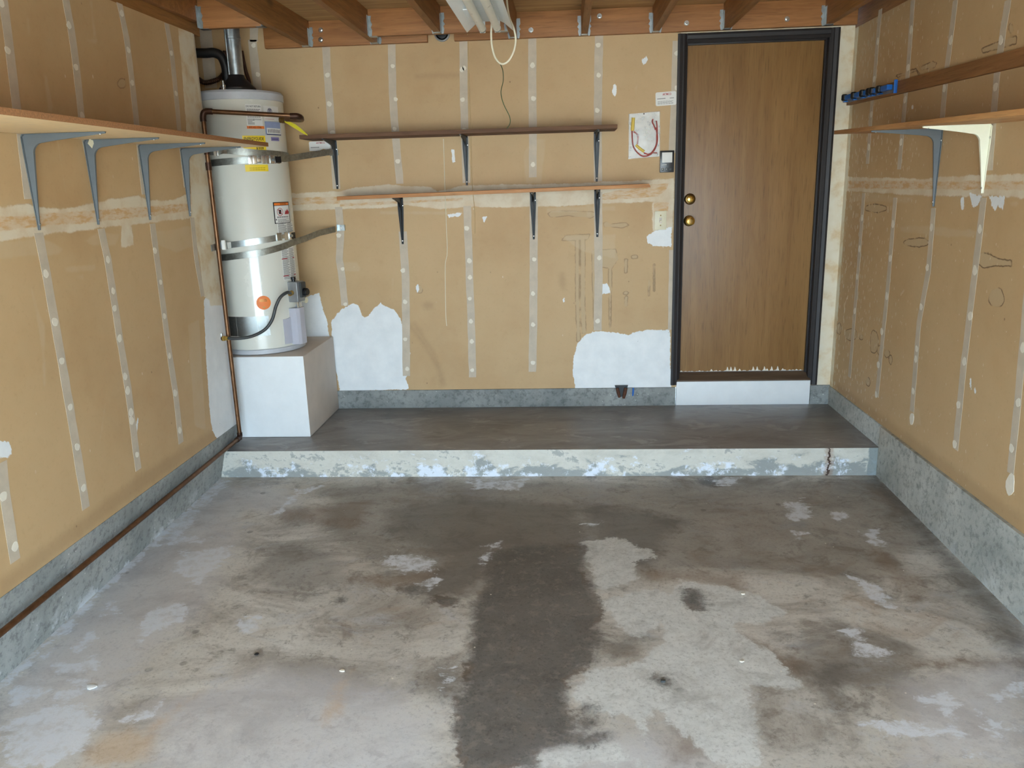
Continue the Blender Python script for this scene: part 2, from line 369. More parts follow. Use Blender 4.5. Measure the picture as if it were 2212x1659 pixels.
# ------------------------------------------------------------------ materials
M_ = {}
M_['wall_back'] = wall_mat('drywall_paper_back'); M_['wall_right'] = wall_mat('drywall_paper_speckled', True)
M_['floor'] = floor_mat('stained_concrete_floor')
M_['curb'] = concrete('grey_concrete_curb', (156, 158, 154), (118, 122, 120), 0.6, 0.75, zlow=(-0.30, 0.02))
M_['curb_side'] = concrete('grey_concrete_side_curb', (172, 174, 170), (136, 140, 137), 0.8, 0.75, zlow=(-0.24, -0.06))
M_['curb_right'] = concrete('grey_concrete_right_curb', (202, 204, 198), (158, 163, 158), 0.5, 0.75, zlow=(-0.24, -0.06))  # same concrete as the left curb; brighter light painted into the colour
M_['exterior'] = plain('driveway_concrete', (200, 197, 190), 0.8, var=0.08, scale=3)
M_['stucco'] = plain('exterior_stucco', (200, 190, 172), 0.9, var=0.06, scale=8)
M_['tape'] = plain('joint_tape_paper', (198, 183, 161), 0.6, var=0.10, scale=14, bump=0.25)
M_['mud'] = plain('joint_compound_white', (230, 221, 203), 0.55, var=0.05, scale=30)
M_['white_paint'] = plain('white_primer_paint', (229, 231, 231), 0.5, var=0.03, scale=12, bump=0.1, spots=((150, 140, 128), 0.5, 0.72))
M_['stand_side'] = plain('dusty_primer', (205, 194, 183), 0.6, var=0.07, scale=6, spots=((140, 122, 104), 0.6, 0.66))
M_['joist'] = wood('fir_joist_lengthwise', (178, 126, 70), (138, 92, 46), 1, 0.65, 0.5)
M_['ledger'] = wood('fir_ledger_crosswise', (178, 122, 70), (142, 92, 48), 0, 0.6, 0.6)
M_['ply'] = wood('plywood_sheathing', (204, 166, 112), (164, 122, 72), 0, 0.7, 0.8, 0.8)
M_['galv'] = plain('galvanised_steel', (176, 184, 186), 0.34, 0.9, var=0.2, scale=34)
M_['galv_dull'] = plain('dull_galvanised_strap', (150, 152, 146), 0.4, 0.85, var=0.25, scale=50)
M_['steel'] = plain('bright_zinc', (214, 216, 214), 0.25, 0.9, var=0.1)
M_['bracket'] = plain('grey_enamel_bracket', (100, 106, 109), 0.45, 0.1, var=0.06)
M_['bracket_black'] = plain('black_enamel_bracket', (24, 25, 27), 0.45, 0.0, var=0.1, spec=0.35)
M_['bracket_ivory'] = plain('ivory_enamel_bracket', (238, 236, 212), 0.4, 0.0, var=0.03)
M_['bracket_dark'] = plain('dark_grey_enamel_bracket', (52, 56, 60), 0.45, 0.0, var=0.1, spec=0.4)
M_['particle'] = plain('particle_board_face', (234, 202, 154), 0.5, var=0.08, scale=30)
M_['particle_edge'] = plain('particle_board_edge', (168, 118, 76), 0.8, var=0.3, scale=160, bump=0.6)
M_['board_dark'] = wood('weathered_dark_board', (128, 92, 66), (92, 64, 46), 0, 0.75)
M_['board_light'] = wood('fresh_pine_board', (206, 152, 100), (172, 112, 66), 0, 0.6)
M_['board_side'] = wood('pine_board_lengthwise', (216, 166, 108), (184, 130, 78), 1, 0.6)
M_['board_side_old'] = wood('aged_board_lengthwise', (190, 140, 88), (160, 110, 64), 1, 0.65)
M_['rail'] = wood('brown_rail_board', (166, 120, 74), (128, 86, 50), 1, 0.65, 0.6)
M_['door'] = wood('brown_door_veneer', (154, 115, 68), (129, 92, 50), 2, 0.42, 0.0, 0.5)
M_['door_frame'] = plain('dark_espresso_paint', (44, 40, 40), 0.5, 0.0, var=0.12, bump=0.05, spec=0.35)
M_['sill'] = wood('worn_brown_sill', (112, 92, 72), (78, 60, 46), 0, 0.6)
M_['brass'] = plain('polished_brass', (214, 178, 96), 0.22, 1.0, var=0.08)
M_['brass_dark'] = plain('antique_brass', (122, 96, 56), 0.3, 1.0, var=0.2)
M_['enamel'] = plain('off_white_tank_enamel', (222, 220, 208), 0.25, 0.0, var=0.02, scale=3, coat=0.7)
M_['enamel_grey'] = plain('light_grey_rim_plastic', (188, 190, 194), 0.4, 0.0, var=0.05)
M_['lavender'] = plain('pale_grey_cover_paint', (188, 188, 198), 0.32, 0.0, var=0.03, coat=0.3)
M_['copper'] = plain('aged_copper', (118, 84, 58), 0.4, 0.8, var=0.3, scale=22)
M_['copper_dark'] = plain('tarnished_copper', (74, 50, 38), 0.45, 0.7, var=0.3, scale=30)
M_['black'] = plain('black_rubber', (26, 26, 28), 0.5, 0.0, var=0.2)
M_['black_gloss'] = plain('black_plastic', (22, 23, 26), 0.3, 0.0, var=0.1)
M_['hose'] = plain('dark_grey_hose', (66, 68, 68), 0.45, 0.1, var=0.1)
M_['valve'] = plain('cast_grey_valve', (150, 152, 154), 0.4, 0.5, var=0.12)
M_['yellow'] = plain('yellow_label', (240, 208, 48), 0.5, var=0.03)
M_['tagyellow'] = plain('yellow_plastic_tag', (214, 200, 40), 0.5, var=0.06)
M_['paper'] = plain('white_label_paper', (232, 230, 224), 0.55, var=0.02)
M_['paper_grey'] = plain('fine_print_label', (196, 195, 190), 0.55, var=0.04, scale=260)
M_['blue_label'] = plain('pale_blue_label', (150, 162, 196), 0.5, var=0.1, scale=14)
M_['navy'] = plain('navy_ink', (52, 58, 96), 0.5)
M_['purple'] = plain('purple_label', (132, 124, 172), 0.5, var=0.04)
M_['ink'] = plain('black_ink', (26, 24, 24), 0.6)
M_['ink_grey'] = plain('grey_ink', (128, 126, 122), 0.6)
M_['ink_red'] = plain('red_ink', (178, 48, 52), 0.6)
M_['orange'] = plain('orange_label', (240, 128, 48), 0.5, var=0.03)
M_['ivory'] = plain('ivory_plate', (222, 214, 184), 0.4, var=0.03)
M_['blue'] = plain('blue_plastic', (28, 104, 190), 0.4, var=0.06)
M_['lamp_white'] = plain('white_lamp_enamel', (246, 248, 246), 0.35, var=0.02)
M_['tube'] = plain('frosted_lamp_tube', (238, 235, 222), 0.3, var=0.03)
M_['cord'] = plain('cream_cord', (238, 230, 204), 0.5, var=0.03)
M_['string'] = plain('tan_string', (206, 176, 128), 0.7, var=0.1)
M_['green_wire'] = plain('green_wire', (82, 104, 66), 0.5)
M_['red_cord'] = plain('red_cord', (158, 60, 48), 0.5, var=0.15, scale=60)
M_['amber'] = plain('yellow_sleeve', (222, 190, 78), 0.45, var=0.06)
M_['foil'] = plain('galvanised_foil', (168, 172, 170), 0.22, 0.85, var=0.12, scale=80, bump=0.5)
M_['rust'] = plain('rusty_stub', (92, 58, 42), 0.8, 0.2, var=0.3, scale=60)
M_['plaster_grey'] = plain('white_peeling_paint', (222, 222, 214), 0.6)
def poly_bag():
    m, nt, b = newmat('clear_poly_bag'); v = COORD(nt)
    b.inputs['Base Color'].default_value = (*s2l((240, 240, 236)), 1); b.inputs['Roughness'].default_value = 0.18
    sock(nt, b, 'Alpha', MATH(nt, 'ADD', 0.05, MATH(nt, 'MULTIPLY', NOISE(nt, v, 26, 3), 0.4)))
    sock(nt, b, 'Normal', BUMP(nt, NOISE(nt, v, 30, 3, 0.5, 0.5), 0.25, 0.006)); return m
M_['bag'] = poly_bag()
def step_face():
    m, nt, b = newmat('peeling_white_step'); v = COORD(nt)
    sx = nt.nodes.new('ShaderNodeSeparateXYZ'); nt.links.new(v, sx.inputs[0])
    n = NOISE(nt, COORD(nt, (1, 1, 2)), 5, 7, 0.7, 0.4); f = NOISE(nt, v, 40, 5, 0.7)
    col = RAMP(nt, n, [(0.3, s2l((184, 180, 168))), (0.5, s2l((204, 200, 188))), (0.7, s2l((214, 211, 200)))])
    z = MATH(nt, 'ADD', sx.outputs[2], MATH(nt, 'MULTIPLY', MATH(nt, 'SUBTRACT', n, 0.5), 0.62))
    low = STEP(nt, z, -0.10, -0.15)
    col = MIX(nt, MATH(nt, 'MULTIPLY', low, 0.75), col, s2l((132, 138, 138)))
    p = STEP(nt, MATH(nt, 'ADD', n, MATH(nt, 'MULTIPLY', f, 0.3)), 0.72, 0.78)
    col = MIX(nt, MATH(nt, 'MULTIPLY', p, 0.7), col, s2l((140, 142, 138)))
    e = MATH(nt, 'MULTIPLY', STEP(nt, NOISE(nt, v, 11, 6, 0.7), 0.5, 0.6), STEP(nt, z, -0.05, -0.11))
    col = MIX(nt, MATH(nt, 'MULTIPLY', e, 0.85), col, s2l((230, 236, 246)))
    # rust crack at the right end
    cr = MATH(nt, 'ABSOLUTE', MATH(nt, 'SUBTRACT', MATH(nt, 'ADD', sx.outputs[0], MATH(nt, 'ADD', MATH(nt, 'MULTIPLY', MATH(nt, 'SUBTRACT', f, 0.5), 0.03), MATH(nt, 'MULTIPLY', MATH(nt, 'SUBTRACT', n, 0.5), 0.09))), 1.633))
    col = MIX(nt, MATH(nt, 'MULTIPLY', STEP(nt, cr, 0.03, 0.01), 0.45), col, s2l((150, 112, 80)))
    col = MIX(nt, STEP(nt, cr, 0.007, 0.003), col, s2l((66, 44, 32)))
    col = MIX(nt, MATH(nt, 'MULTIPLY', STEP(nt, MATH(nt, 'ADD', sx.outputs[0], MATH(nt, 'MULTIPLY', n, 0.06)), 1.865, 1.875), 0.85), col, s2l((124, 134, 134)))
    sock(nt, b, 'Base Color', col); b.inputs['Roughness'].default_value = 0.65
    sock(nt, b, 'Normal', BUMP(nt, MATH(nt, 'ADD', f, n), 0.6, 0.005)); return m
M_['step'] = step_face()
def platform_mat():
    m, nt, b = newmat('dark_sealed_platform'); v = COORD(nt, (0.6, 1.3, 1))
    n = NOISE(nt, v, 3.5, 7, 0.66, 0.8); f = NOISE(nt, COORD(nt), 45, 5, 0.7); k = NOISE(nt, v, 6.3, 6, 0.7, 0.6)
    col = RAMP(nt, n, [(0.3, s2l((108, 104, 101))), (0.5, s2l((134, 130, 127))), (0.72, s2l((158, 155, 152)))])
    col = MIX(nt, MATH(nt, 'MULTIPLY', STEP(nt, n, 0.55, 0.68), 0.5), col, s2l((64, 56, 50)))
    col = MIX(nt, MATH(nt, 'MULTIPLY', STEP(nt, k, 0.55, 0.64), 0.65), col, s2l((166, 162, 160)))
    sock(nt, b, 'Base Color', col); sock(nt, b, 'Roughness', MATH(nt, 'ADD', 0.30, MATH(nt, 'MULTIPLY', k, 0.25)))
    sock(nt, b, 'Normal', BUMP(nt, MATH(nt, 'ADD', f, n), 0.2, 0.003)); return m
M_['platform'] = platform_mat()

# ------------------------------------------------------------------ floor
YB = -5.8
oil = onfloor([[(1065, 1190), (1130, 1178), (1256, 1180), (1262, 1240), (1285, 1300), (1300, 1340), (1285, 1400), (1290, 1430), (1245, 1450), (1222, 1500), (1245, 1560), (1235, 1605), (1160, 1625), (1150, 1659), (1000, 1659), (975, 1580), (990, 1510), (1010, 1450), (1012, 1380), (1020, 1310), (1050, 1270)],
    ell(1275, 1562, 22, 12), ell(1300, 1590, 20, 10), ell(1268, 1530, 18, 8), ell(1262, 1600, 24, 12), ell(735, 1297, 8, 4), ell(558, 1413, 6, 3), ell(1432, 1472, 7, 6), ell(890, 1275, 20, 8), ell(960, 1300, 26, 9), ell(930, 1300, 16, 6),
    [(1470, 1272), (1512, 1278), (1524, 1316), (1478, 1310)], ell(1535, 1040, 32, 9)])
dirt = onfloor([[(830, 1100), (1000, 1070), (1250, 1090), (1260, 1180), (1050, 1240), (980, 1290), (900, 1290), (960, 1210), (830, 1150)], [(1250, 1085), (1480, 1120), (1400, 1230), (1290, 1210)], ell(1150, 1150, 130, 60), ell(1800, 1460, 60, 30), [(1730, 1440), (1800, 1470), (1860, 1540), (1790, 1530)], [(1880, 1035), (1905, 1040), (2212, 1350), (2212, 1440)], ell(960, 1480, 60, 40), [(1290, 1400), (1400, 1350), (1390, 1420), (1320, 1430)]])
pale = onfloor([[(1258, 1170), (1330, 1160), (1400, 1190), (1420, 1205), (1370, 1215), (1380, 1250), (1300, 1280), (1280, 1255), (1262, 1220)],
    [(1300, 1300), (1390, 1275), (1440, 1280), (1470, 1250), (1560, 1265), (1650, 1290), (1705, 1325), (1660, 1350), (1590, 1350), (1600, 1370), (1680, 1420), (1745, 1490), (1640, 1478), (1620, 1480), (1625, 1560), (1660, 1659), (1560, 1659), (1480, 1600), (1420, 1540), (1395, 1590), (1340, 1545), (1270, 1540), (1222, 1500), (1250, 1460), (1290, 1440), (1380, 1430), (1400, 1400), (1440, 1370), (1430, 1340), (1380, 1380), (1330, 1350)],
    [(1100, 1659), (1150, 1625), (1240, 1610), (1330, 1600), (1400, 1659)]])
eff = onfloor([[(474, 1033), (300, 1188), (100, 1378), (-20, 1490), (0, 1492), (130, 1375), (330, 1182), (500, 1040)], [(1690, 1085), (1735, 1078), (1755, 1120), (1715, 1125)], ell(1815, 1115, 22, 9), [(1860, 1155), (1890, 1145), (1912, 1175), (1880, 1178)], [(1700, 1140), (1735, 1150), (1720, 1165)], [(1840, 1245), (1880, 1260), (1905, 1285), (1932, 1312), (1920, 1312), (1880, 1290)],
    [(1815, 1362), (1850, 1355), (1880, 1385), (1932, 1408), (1900, 1422), (1850, 1415)], [(1960, 1515), (2040, 1490), (2075, 1525), (2055, 1560), (2020, 1530)], [(1858, 1562), (1960, 1560), (2040, 1580), (2000, 1592), (1900, 1580)], [(2110, 1535), (2150, 1560), (2196, 1572), (2150, 1582)], [(2080, 1612), (2115, 1620), (2130, 1640), (2095, 1640)], [(2140, 1490), (2212, 1480), (2212, 1510), (2150, 1510)], [(2060, 1570), (2080, 1600), (2060, 1600)],
    [(815, 1212), (900, 1200), (935, 1215), (930, 1235), (870, 1240)], [(1030, 1210), (1050, 1185), (1078, 1175), (1070, 1195), (1040, 1215)], [(905, 1260), (945, 1245), (955, 1265), (925, 1275)],
    [(390, 1190), (500, 1180), (490, 1215), (430, 1260), (370, 1240)], [(300, 1345), (330, 1315), (395, 1305), (400, 1340), (340, 1360), (308, 1385)], [(230, 1300), (262, 1295), (250, 1325), (225, 1330)], [(510, 1345), (560, 1330), (565, 1365), (540, 1375)], [(120, 1430), (210, 1420), (220, 1445), (130, 1450)],
    [(0, 1560), (90, 1530), (170, 1520), (215, 1560), (180, 1610), (100, 1659), (0, 1659)], [(40, 1480), (80, 1478), (70, 1500)], [(250, 1560), (360, 1510), (370, 1520), (300, 1560)], [(470, 1030), (480, 1042), (380, 1165), (360, 1165)], [(360, 1160), (440, 1158), (450, 1168), (365, 1175)], [(590, 1110), (640, 1060), (700, 1050), (640, 1075), (600, 1115)],  # bottom-left outline also paints in the bluish floor sheen
    [(940, 1450), (980, 1445), (990, 1470), (950, 1480)], [(1260, 1130), (1300, 1128), (1290, 1140)], [(160, 1470), (210, 1478), (205, 1490), (165, 1488)], [(0, 1500), (60, 1480), (110, 1490), (40, 1530)], [(120, 1495), (190, 1490), (150, 1520)], [(60, 1430), (110, 1400), (120, 1415)], [(150, 1400), (200, 1365), (205, 1380), (165, 1415)], [(1500, 1035), (1600, 1030), (1580, 1050)], [(1000, 1040), (1150, 1035), (1120, 1060), (1030, 1060)]])
brown = onfloor([[(1380, 1230), (1600, 1240), (1620, 1280), (1480, 1260), (1390, 1260)], [(1430, 1600), (1500, 1560), (1560, 1640), (1440, 1659)], [(1560, 1350), (1640, 1380), (1760, 1440), (1700, 1470), (1600, 1420)], [(1880, 1180), (1990, 1250), (1980, 1300), (1900, 1240)], [(590, 1100), (800, 1080), (780, 1140), (600, 1130)], [(760, 1250), (960, 1230), (930, 1260), (800, 1270)], [(1850, 1040), (1898, 1045), (1990, 1120), (1930, 1110)], [(1950, 1425), (2212, 1420), (2212, 1440), (1980, 1440)]])
ochre = onfloor([[(180, 1640), (220, 1590), (280, 1570), (340, 1590), (320, 1640), (280, 1659), (180, 1659)], [(280, 1600), (430, 1490), (436, 1496), (300, 1605)], [(710, 1490), (760, 1450), (750, 1530), (700, 1560)]])
us = arange((-1.78, 1.93, 0.013)); vs2 = arange((YB, -3.4, 0.25), (-3.4, YS + 0.01, 0.013))
def fl3(P): return np.stack([P[:, 0], P[:, 1], ZF0 + SLOPE * (P[:, 1] - YS)], 1)
grime_shade = onfloor([[(700, 1045), (1000, 1035), (1890, 1035), (2050, 1160), (1900, 1260), (1500, 1240), (1250, 1290), (980, 1300), (820, 1230), (700, 1140)], ell(1850, 1420, 160, 70), ell(650, 1230, 120, 50)])  # back dirt; also paints the floor darker away from the daylight
film_light = onfloor([[(470, 1045), (540, 1060), (510, 1200), (430, 1330), (260, 1480), (160, 1659), (0, 1659), (0, 1500), (200, 1290)], [(1960, 1480), (2100, 1450), (2212, 1400), (2212, 1659), (1950, 1659)], ell(560, 1080, 90, 30), ell(640, 1590, 330, 130), ell(1330, 1640, 250, 60)])  # pale film plus floor sheen and near-camera brightness painted as colour
fl = grid_obj('floor', us, vs2, fl3, M_['floor'], [oil, eff, pale, brown], [dirt, ochre, grime_shade, film_light])
tag(fl, 'stained grey brown concrete garage floor with dark oil strip', 'floor', kind='structure')
dv = boxo('driveway', M_['exterior'], (-150, 150, -260, YB, -0.5, zfloor(YB) - 0.004), bevel=0); tag(dv, 'sunlit concrete driveway outside the garage opening', 'driveway', kind='structure')

# raised concrete platform along the back wall
pb = MB().box(-2.2, XR + 0.0, YS, 0.12, -0.4, 0.0)
pf = pb.build('floor_platform', [M_['platform'], M_['step']], bevel=0.006)
for p_ in pf.data.polygons: p_.material_index = 1 if p_.normal.y < -0.7 else 0
tag(pf, 'raised dark concrete platform with peeling white front step', 'platform', kind='structure')

# ------------------------------------------------------------------ walls
ZC = 0.119
b_primer = onback([[(716, 692), (737, 668), (762, 655), (774, 660), (781, 680), (788, 687), (797, 683), (805, 667), (815, 660), (822, 652), (830, 660), (850, 668), (866, 690), (876, 740), (886, 765), (878, 775), (880, 795), (886, 805), (876, 815), (882, 840), (735, 848), (715, 760)],
    [(640, 645), (668, 640), (690, 633), (697, 665), (708, 700), (714, 745), (640, 745)], [(1247, 742), (1262, 725), (1285, 714), (1330, 718), (1358, 724), (1372, 716), (1400, 712), (1447, 711), (1449, 842), (1242, 842), (1236, 800), (1240, 770)],
    [(1396, 510), (1412, 500), (1452, 490), (1450, 533), (1412, 532), (1398, 524)], [(1283, 638), (1290, 616), (1312, 612), (1320, 634)], [(1386, 128), (1396, 122), (1400, 130), (1390, 140)], [(965, 462), (1000, 458), (996, 466), (970, 470)], [(1042, 470), (1054, 466), (1046, 480)], ell(902, 623, 3, 9), ell(1218, 648, 2, 5), ell(1328, 195, 4, 14), [(974, 322), (981, 325), (984, 350), (978, 352)]])
b_seam = onback([[(610, 418), (700, 414), (735, 412), (770, 405), (840, 398), (930, 404), (945, 414), (1000, 400), (1100, 398), (1200, 398), (1440, 386), (1456, 384), (1456, 440), (1400, 436), (1200, 446), (1100, 448), (1000, 448), (950, 453), (880, 444), (820, 450), (740, 452), (610, 457)], [(1408, 436), (1456, 430), (1453, 500), (1410, 500)]])
b_torn = onback([[(610, 427), (735, 425), (735, 440), (610, 443)], [(1380, 400), (1445, 395), (1438, 412), (1420, 425), (1300, 432), (1300, 420)], [(1412, 438), (1445, 436), (1443, 457), (1412, 459)], [(735, 440), (1000, 428), (1000, 433), (735, 446)]])
b_water = onback([[(1183, 462), (1192, 455), (1280, 457), (1291, 463), (1275, 472), (1230, 466), (1190, 470)], [(1303, 482), (1312, 478), (1318, 484), (1352, 481), (1360, 486), (1345, 492), (1306, 490)], stroke([(1247, 510), (1247, 640), (1250, 738)], 4), stroke([(1259, 512), (1259, 660), (1262, 720)], 5), [(1278, 540), (1330, 538), (1336, 560), (1322, 580), (1320, 715), (1316, 715), (1314, 580), (1288, 575), (1286, 712), (1282, 712)], stroke([(1352, 560), (1352, 590)], 3), stroke([(1353, 640), (1352, 662)], 3), ell(1352, 633, 6, 4), ell(1371, 555, 7, 4), stroke([(1402, 605), (1402, 640)], 2), stroke([(1413, 570), (1413, 630)], 2), ell(906, 625, 7, 9), [(1212, 520), (1222, 508), (1275, 505), (1270, 518), (1230, 520)]])
b_smear = onback([[(726, 566), (770, 564), (782, 578), (776, 588), (745, 586), (730, 582)], [(1130, 330), (1150, 300), (1180, 300), (1170, 396), (1135, 398)], [(820, 455), (1000, 456), (1000, 464), (820, 464)], [(1180, 448), (1330, 444), (1330, 456), (1180, 460)], [(1210, 510), (1330, 505), (1330, 560), (1260, 545)], ell(1420, 395, 18, 12), [(1370, 190), (1378, 180), (1374, 205)], [(1265, 440), (1277, 440), (1277, 470), (1267, 470)], [(845, 600), (852, 600), (848, 640)]])
b_dark = onback([ell(925, 660, 9, 6), ell(1215, 605, 5, 16), stroke([(882, 700), (915, 740), (950, 800), (955, 830)], 1.5), stroke([(895, 700), (935, 760), (960, 830)], 1.2), [(900, 163), (1000, 160), (1000, 164), (900, 166)]])
b_cream = [[(1.815, 0.10), (1.93, 0.10), (1.93, 2.40), (1.815, 2.40)]] + onback([[(1470, 60), (1865, 45), (1865, 58), (1470, 74)]])
DX0, DX1, DZ0, DZ1 = 0.944, 1.776, 0.0, 2.190
us = arange((-2.2, DX0, 0.009), (DX0, DX1, 0.064), (DX1, XR, 0.009)); vz = arange((ZC, DZ1, 0.009), (DZ1, 2.37, 0.01))
wb = grid_obj('wall_back', us, vz, lambda P: np.stack([P[:, 0], np.zeros(len(P)), P[:, 1]], 1), M_['wall_back'], [b_primer, b_seam, b_torn, b_water], [b_smear, b_dark, b_cream], hole=(DX0, DX1, DZ0, DZ1))
tag(wb, 'tan unpainted drywall back wall with taped studs and white primer patches', 'wall', kind='structure')
# left wall
l_primer = onside([[(440, 650), (455, 632), (486, 640), (512, 920), (472, 952), (458, 930), (452, 880), (445, 760)], ell(6, 970, 20, 20), [(288, 950), (297, 900), (300, 905), (292, 955)]], XL)
l_seam = onside([[(-150, 455), (0, 446), (60, 440), (80, 447), (120, 450), (160, 447), (190, 438), (215, 434), (300, 423), (320, 432), (375, 432), (400, 420), (450, 416), (452, 468), (330, 481), (215, 493), (100, 508), (0, 520), (-150, 536)], [(262, 470), (275, 455), (285, 490), (290, 530), (262, 535)]], XL)
l_torn = onside([[(-150, 485), (0, 468), (200, 455), (300, 448), (430, 438), (432, 452), (330, 466), (215, 478), (100, 488), (0, 498), (-150, 515)]], XL)
l_water = onside([ell(263, 180, 9, 10)], XL)
l_smear = onside([[(-100, 540), (0, 522), (90, 513), (140, 535), (130, 550), (60, 555), (-100, 570)], [(178, 520), (215, 500), (260, 505), (250, 530), (200, 532)], [(330, 500), (430, 485), (432, 530), (380, 545), (340, 530)], [(138, 575), (205, 570), (207, 585), (140, 590)], [(95, 160), (102, 165), (116, 230), (113, 246), (104, 240)], [(192, 0), (200, 0), (208, 78), (202, 80)], [(58, 38), (62, 40), (66, 78), (60, 78)], [(180, 82), (210, 84), (208, 96), (192, 92)], [(64, 618), (68, 620), (96, 700), (100, 830), (94, 835), (86, 730)], stroke([(215, 960), (228, 870)], 1.5), [(405, 700), (430, 690), (445, 930), (420, 920)], [(410, 470), (440, 470), (450, 600), (438, 640), (425, 600)], [(165, 600), (180, 590), (182, 605)], stroke([(120, 280), (132, 350), (142, 420)], 1.0)], XL)
l_dark = onside([[(0, 1255), (300, 1030), (500, 905), (505, 925), (300, 1060), (0, 1290)]], XL)
l_cream = onside([[(384, 58), (428, 72), (486, 640), (470, 660), (440, 640), (432, 560), (415, 440), (404, 300), (395, 180)], [(405, 440), (440, 440), (488, 660), (455, 660)]], XL)
uy = arange((YB, -3.1, 0.25), (-3.1, YL, 0.010)); vz = arange((ZC, 2.205, 0.010))
wl = grid_obj('wall_left', uy, vz, lambda P: np.stack([np.full(len(P), XL), P[:, 0], P[:, 1]], 1), M_['wall_back'], [l_primer, l_seam, l_torn, l_water], [l_smear, l_dark, l_cream])
tag(wl, 'tan unpainted left drywall with joint compound seam and taped studs', 'wall', kind='structure')
r_primer = onside([[(2094, 418), (2122, 422), (2112, 446), (2100, 448)], [(2135, 420), (2172, 424), (2166, 452), (2155, 445), (2150, 456), (2142, 444)], [(2075, 430), (2082, 428), (2082, 452), (2077, 455)], ell(2097, 830, 2, 16), ell(2106, 845, 2, 10), ell(1971, 231, 2, 4)], XR)
r_seam = onside([[(1825, 382), (1900, 384), (2000, 386), (2030, 380), (2120, 378), (2300, 372), (2300, 434), (2130, 424), (2000, 424), (1825, 413)]], XR)
r_torn = onside([[(1832, 391), (2300, 392), (2300, 412), (2212, 410), (1832, 407)]], XR)
r_water = onside([ell(1893, 450, 24, 9), ell(1980, 524, 27, 10), [(2108, 565), (2120, 545), (2140, 550), (2160, 560), (2185, 562), (2185, 575), (2150, 574), (2125, 580)], ell(2152, 643, 17, 21), ell(1838, 722, 14, 13), ell(1812, 710, 6, 12), ell(1888, 738, 9, 26), ell(1901, 757, 6, 10), ell(1916, 764, 6, 8), ell(1924, 778, 4, 10), ell(1860, 728, 5, 6), [(1935, 163), (1978, 148), (1988, 160), (1985, 168), (1980, 152), (1940, 168)], [(1985, 145), (2015, 133), (2024, 136), (2020, 145), (1990, 152)], [(2120, 105), (2180, 80), (2196, 78), (2195, 95), (2122, 115)], ell(2184, 62, 6, 12), ell(1875, 825, 5, 10)], XR)
r_smear = onside([[(1945, 490), (1975, 484), (2130, 500), (2134, 512), (2050, 512), (1945, 502)], [(1840, 415), (1975, 425), (1960, 440), (1840, 435)], [(1965, 880), (1985, 880), (1990, 920), (1960, 920)], ell(2190, 440, 10, 8)], XR)
r_dark = onside([[(1800, 850), (2212, 1160), (2212, 1120), (1810, 830)]], XR)
r_cream = [[(-0.055, 0.1), (0.05, 0.1), (0.05, 2.3), (-0.055, 2.3)]]
uy = arange((YB, -2.6, 0.25), (-2.6, 0.0, 0.010)); vz = arange((ZC, 2.215, 0.010))
wr = grid_obj('wall_right', uy, vz, lambda P: np.stack([np.full(len(P), XR), P[:, 0], P[:, 1]], 1), M_['wall_right'], [r_primer, r_seam, r_torn, r_water], [r_smear, r_dark, r_cream])
tag(wr, 'tan speckled right drywall with water stain rings and taped studs', 'wall', kind='structure')
# wall thickness, alcove side and garage front
wa = MB().box(-2.26, -2.2, -0.80, 0.1, 0, 2.4).box(-2.2, -1.77, YL + 0.0, YL + 0.02, 0.0, 2.4).box(-1.77, -1.652, YB, YL + 0.02, ZC + 0.001, 2.204).build('wall_alcove', M_['tape']); tag(wa, 'drywall lined alcove behind the water heater', 'wall', kind='structure')
wo = boxo('wall_right_backing', M_['stucco'], (XR + 0.001, XR + 0.12, YB, 0.12, -0.4, 2.214), bevel=0); tag(wo, 'exterior side of the right garage wall', 'wall', kind='structure')
wbb = MB().box(-2.26, DX0 - 0.0, 0.001, 0.12, ZC, 2.45).box(DX1, XR, 0.001, 0.12, ZC, 2.45).box(DX0, DX1, 0.001, 0.12, DZ1, 2.45).build('wall_back_backing', M_['stucco']); tag(wbb, 'framing depth behind the back drywall', 'wall', kind='structure')
wf = MB().box(-2.26, -1.10, YB - 0.14, YB, -0.45, 2.45).box(1.34, 2.05, YB - 0.14, YB, -0.45, 2.45).box(-1.10, 1.34, YB - 0.14, YB, 1.87, 2.45).box(-2.6, 2.6, YB - 0.14, YB, 2.45, 5.2).build('wall_front', M_['stucco']); tag(wf, 'stucco garage front around the open door', 'wall', kind='structure')

# joint tape strips and screw spots on the walls (thin, proud of the paper)
def tape(parent, pts, w, place, n):
    P = [place(p) for p in pts]; z = Vector((0, 0, 1)); t = Vector(n).cross(z).normalized(); A = []; B = []
    P2 = []
    for i in range(len(P) - 1):
        k = max(2, int((P[i + 1] - P[i]).length / 0.05))
        P2 += [P[i].lerp(P[i + 1], j / k) for j in range(k)]
    P2.append(P[-1]); L = []; Rr = []
    for p in P2:
        q = p + Vector(n) * 0.0009
        L.append(q - t * (w / 2 + random.uniform(-0.0015, 0.0015))); Rr.append(q + t * (w / 2 + random.uniform(-0.0015, 0.0015)))
    k = len(P2); v = L + Rr; v2 = [a - Vector(n) * 0.0012 for a in v]
    f = [(i, i + 1, k + i + 1, k + i) for i in range(k - 1)] + [(i, 2 * k + i, 2 * k + i + 1, i + 1) for i in range(k - 1)] + [(k + i, k + i + 1, 3 * k + i + 1, 3 * k + i) for i in range(k - 1)] + [(0, k, 3 * k, 2 * k), (k - 1, 3 * k - 1, 4 * k - 1, 2 * k - 1)]
    return MB().add(v + v2, f).build('joint_tape', M_['tape'], parent)
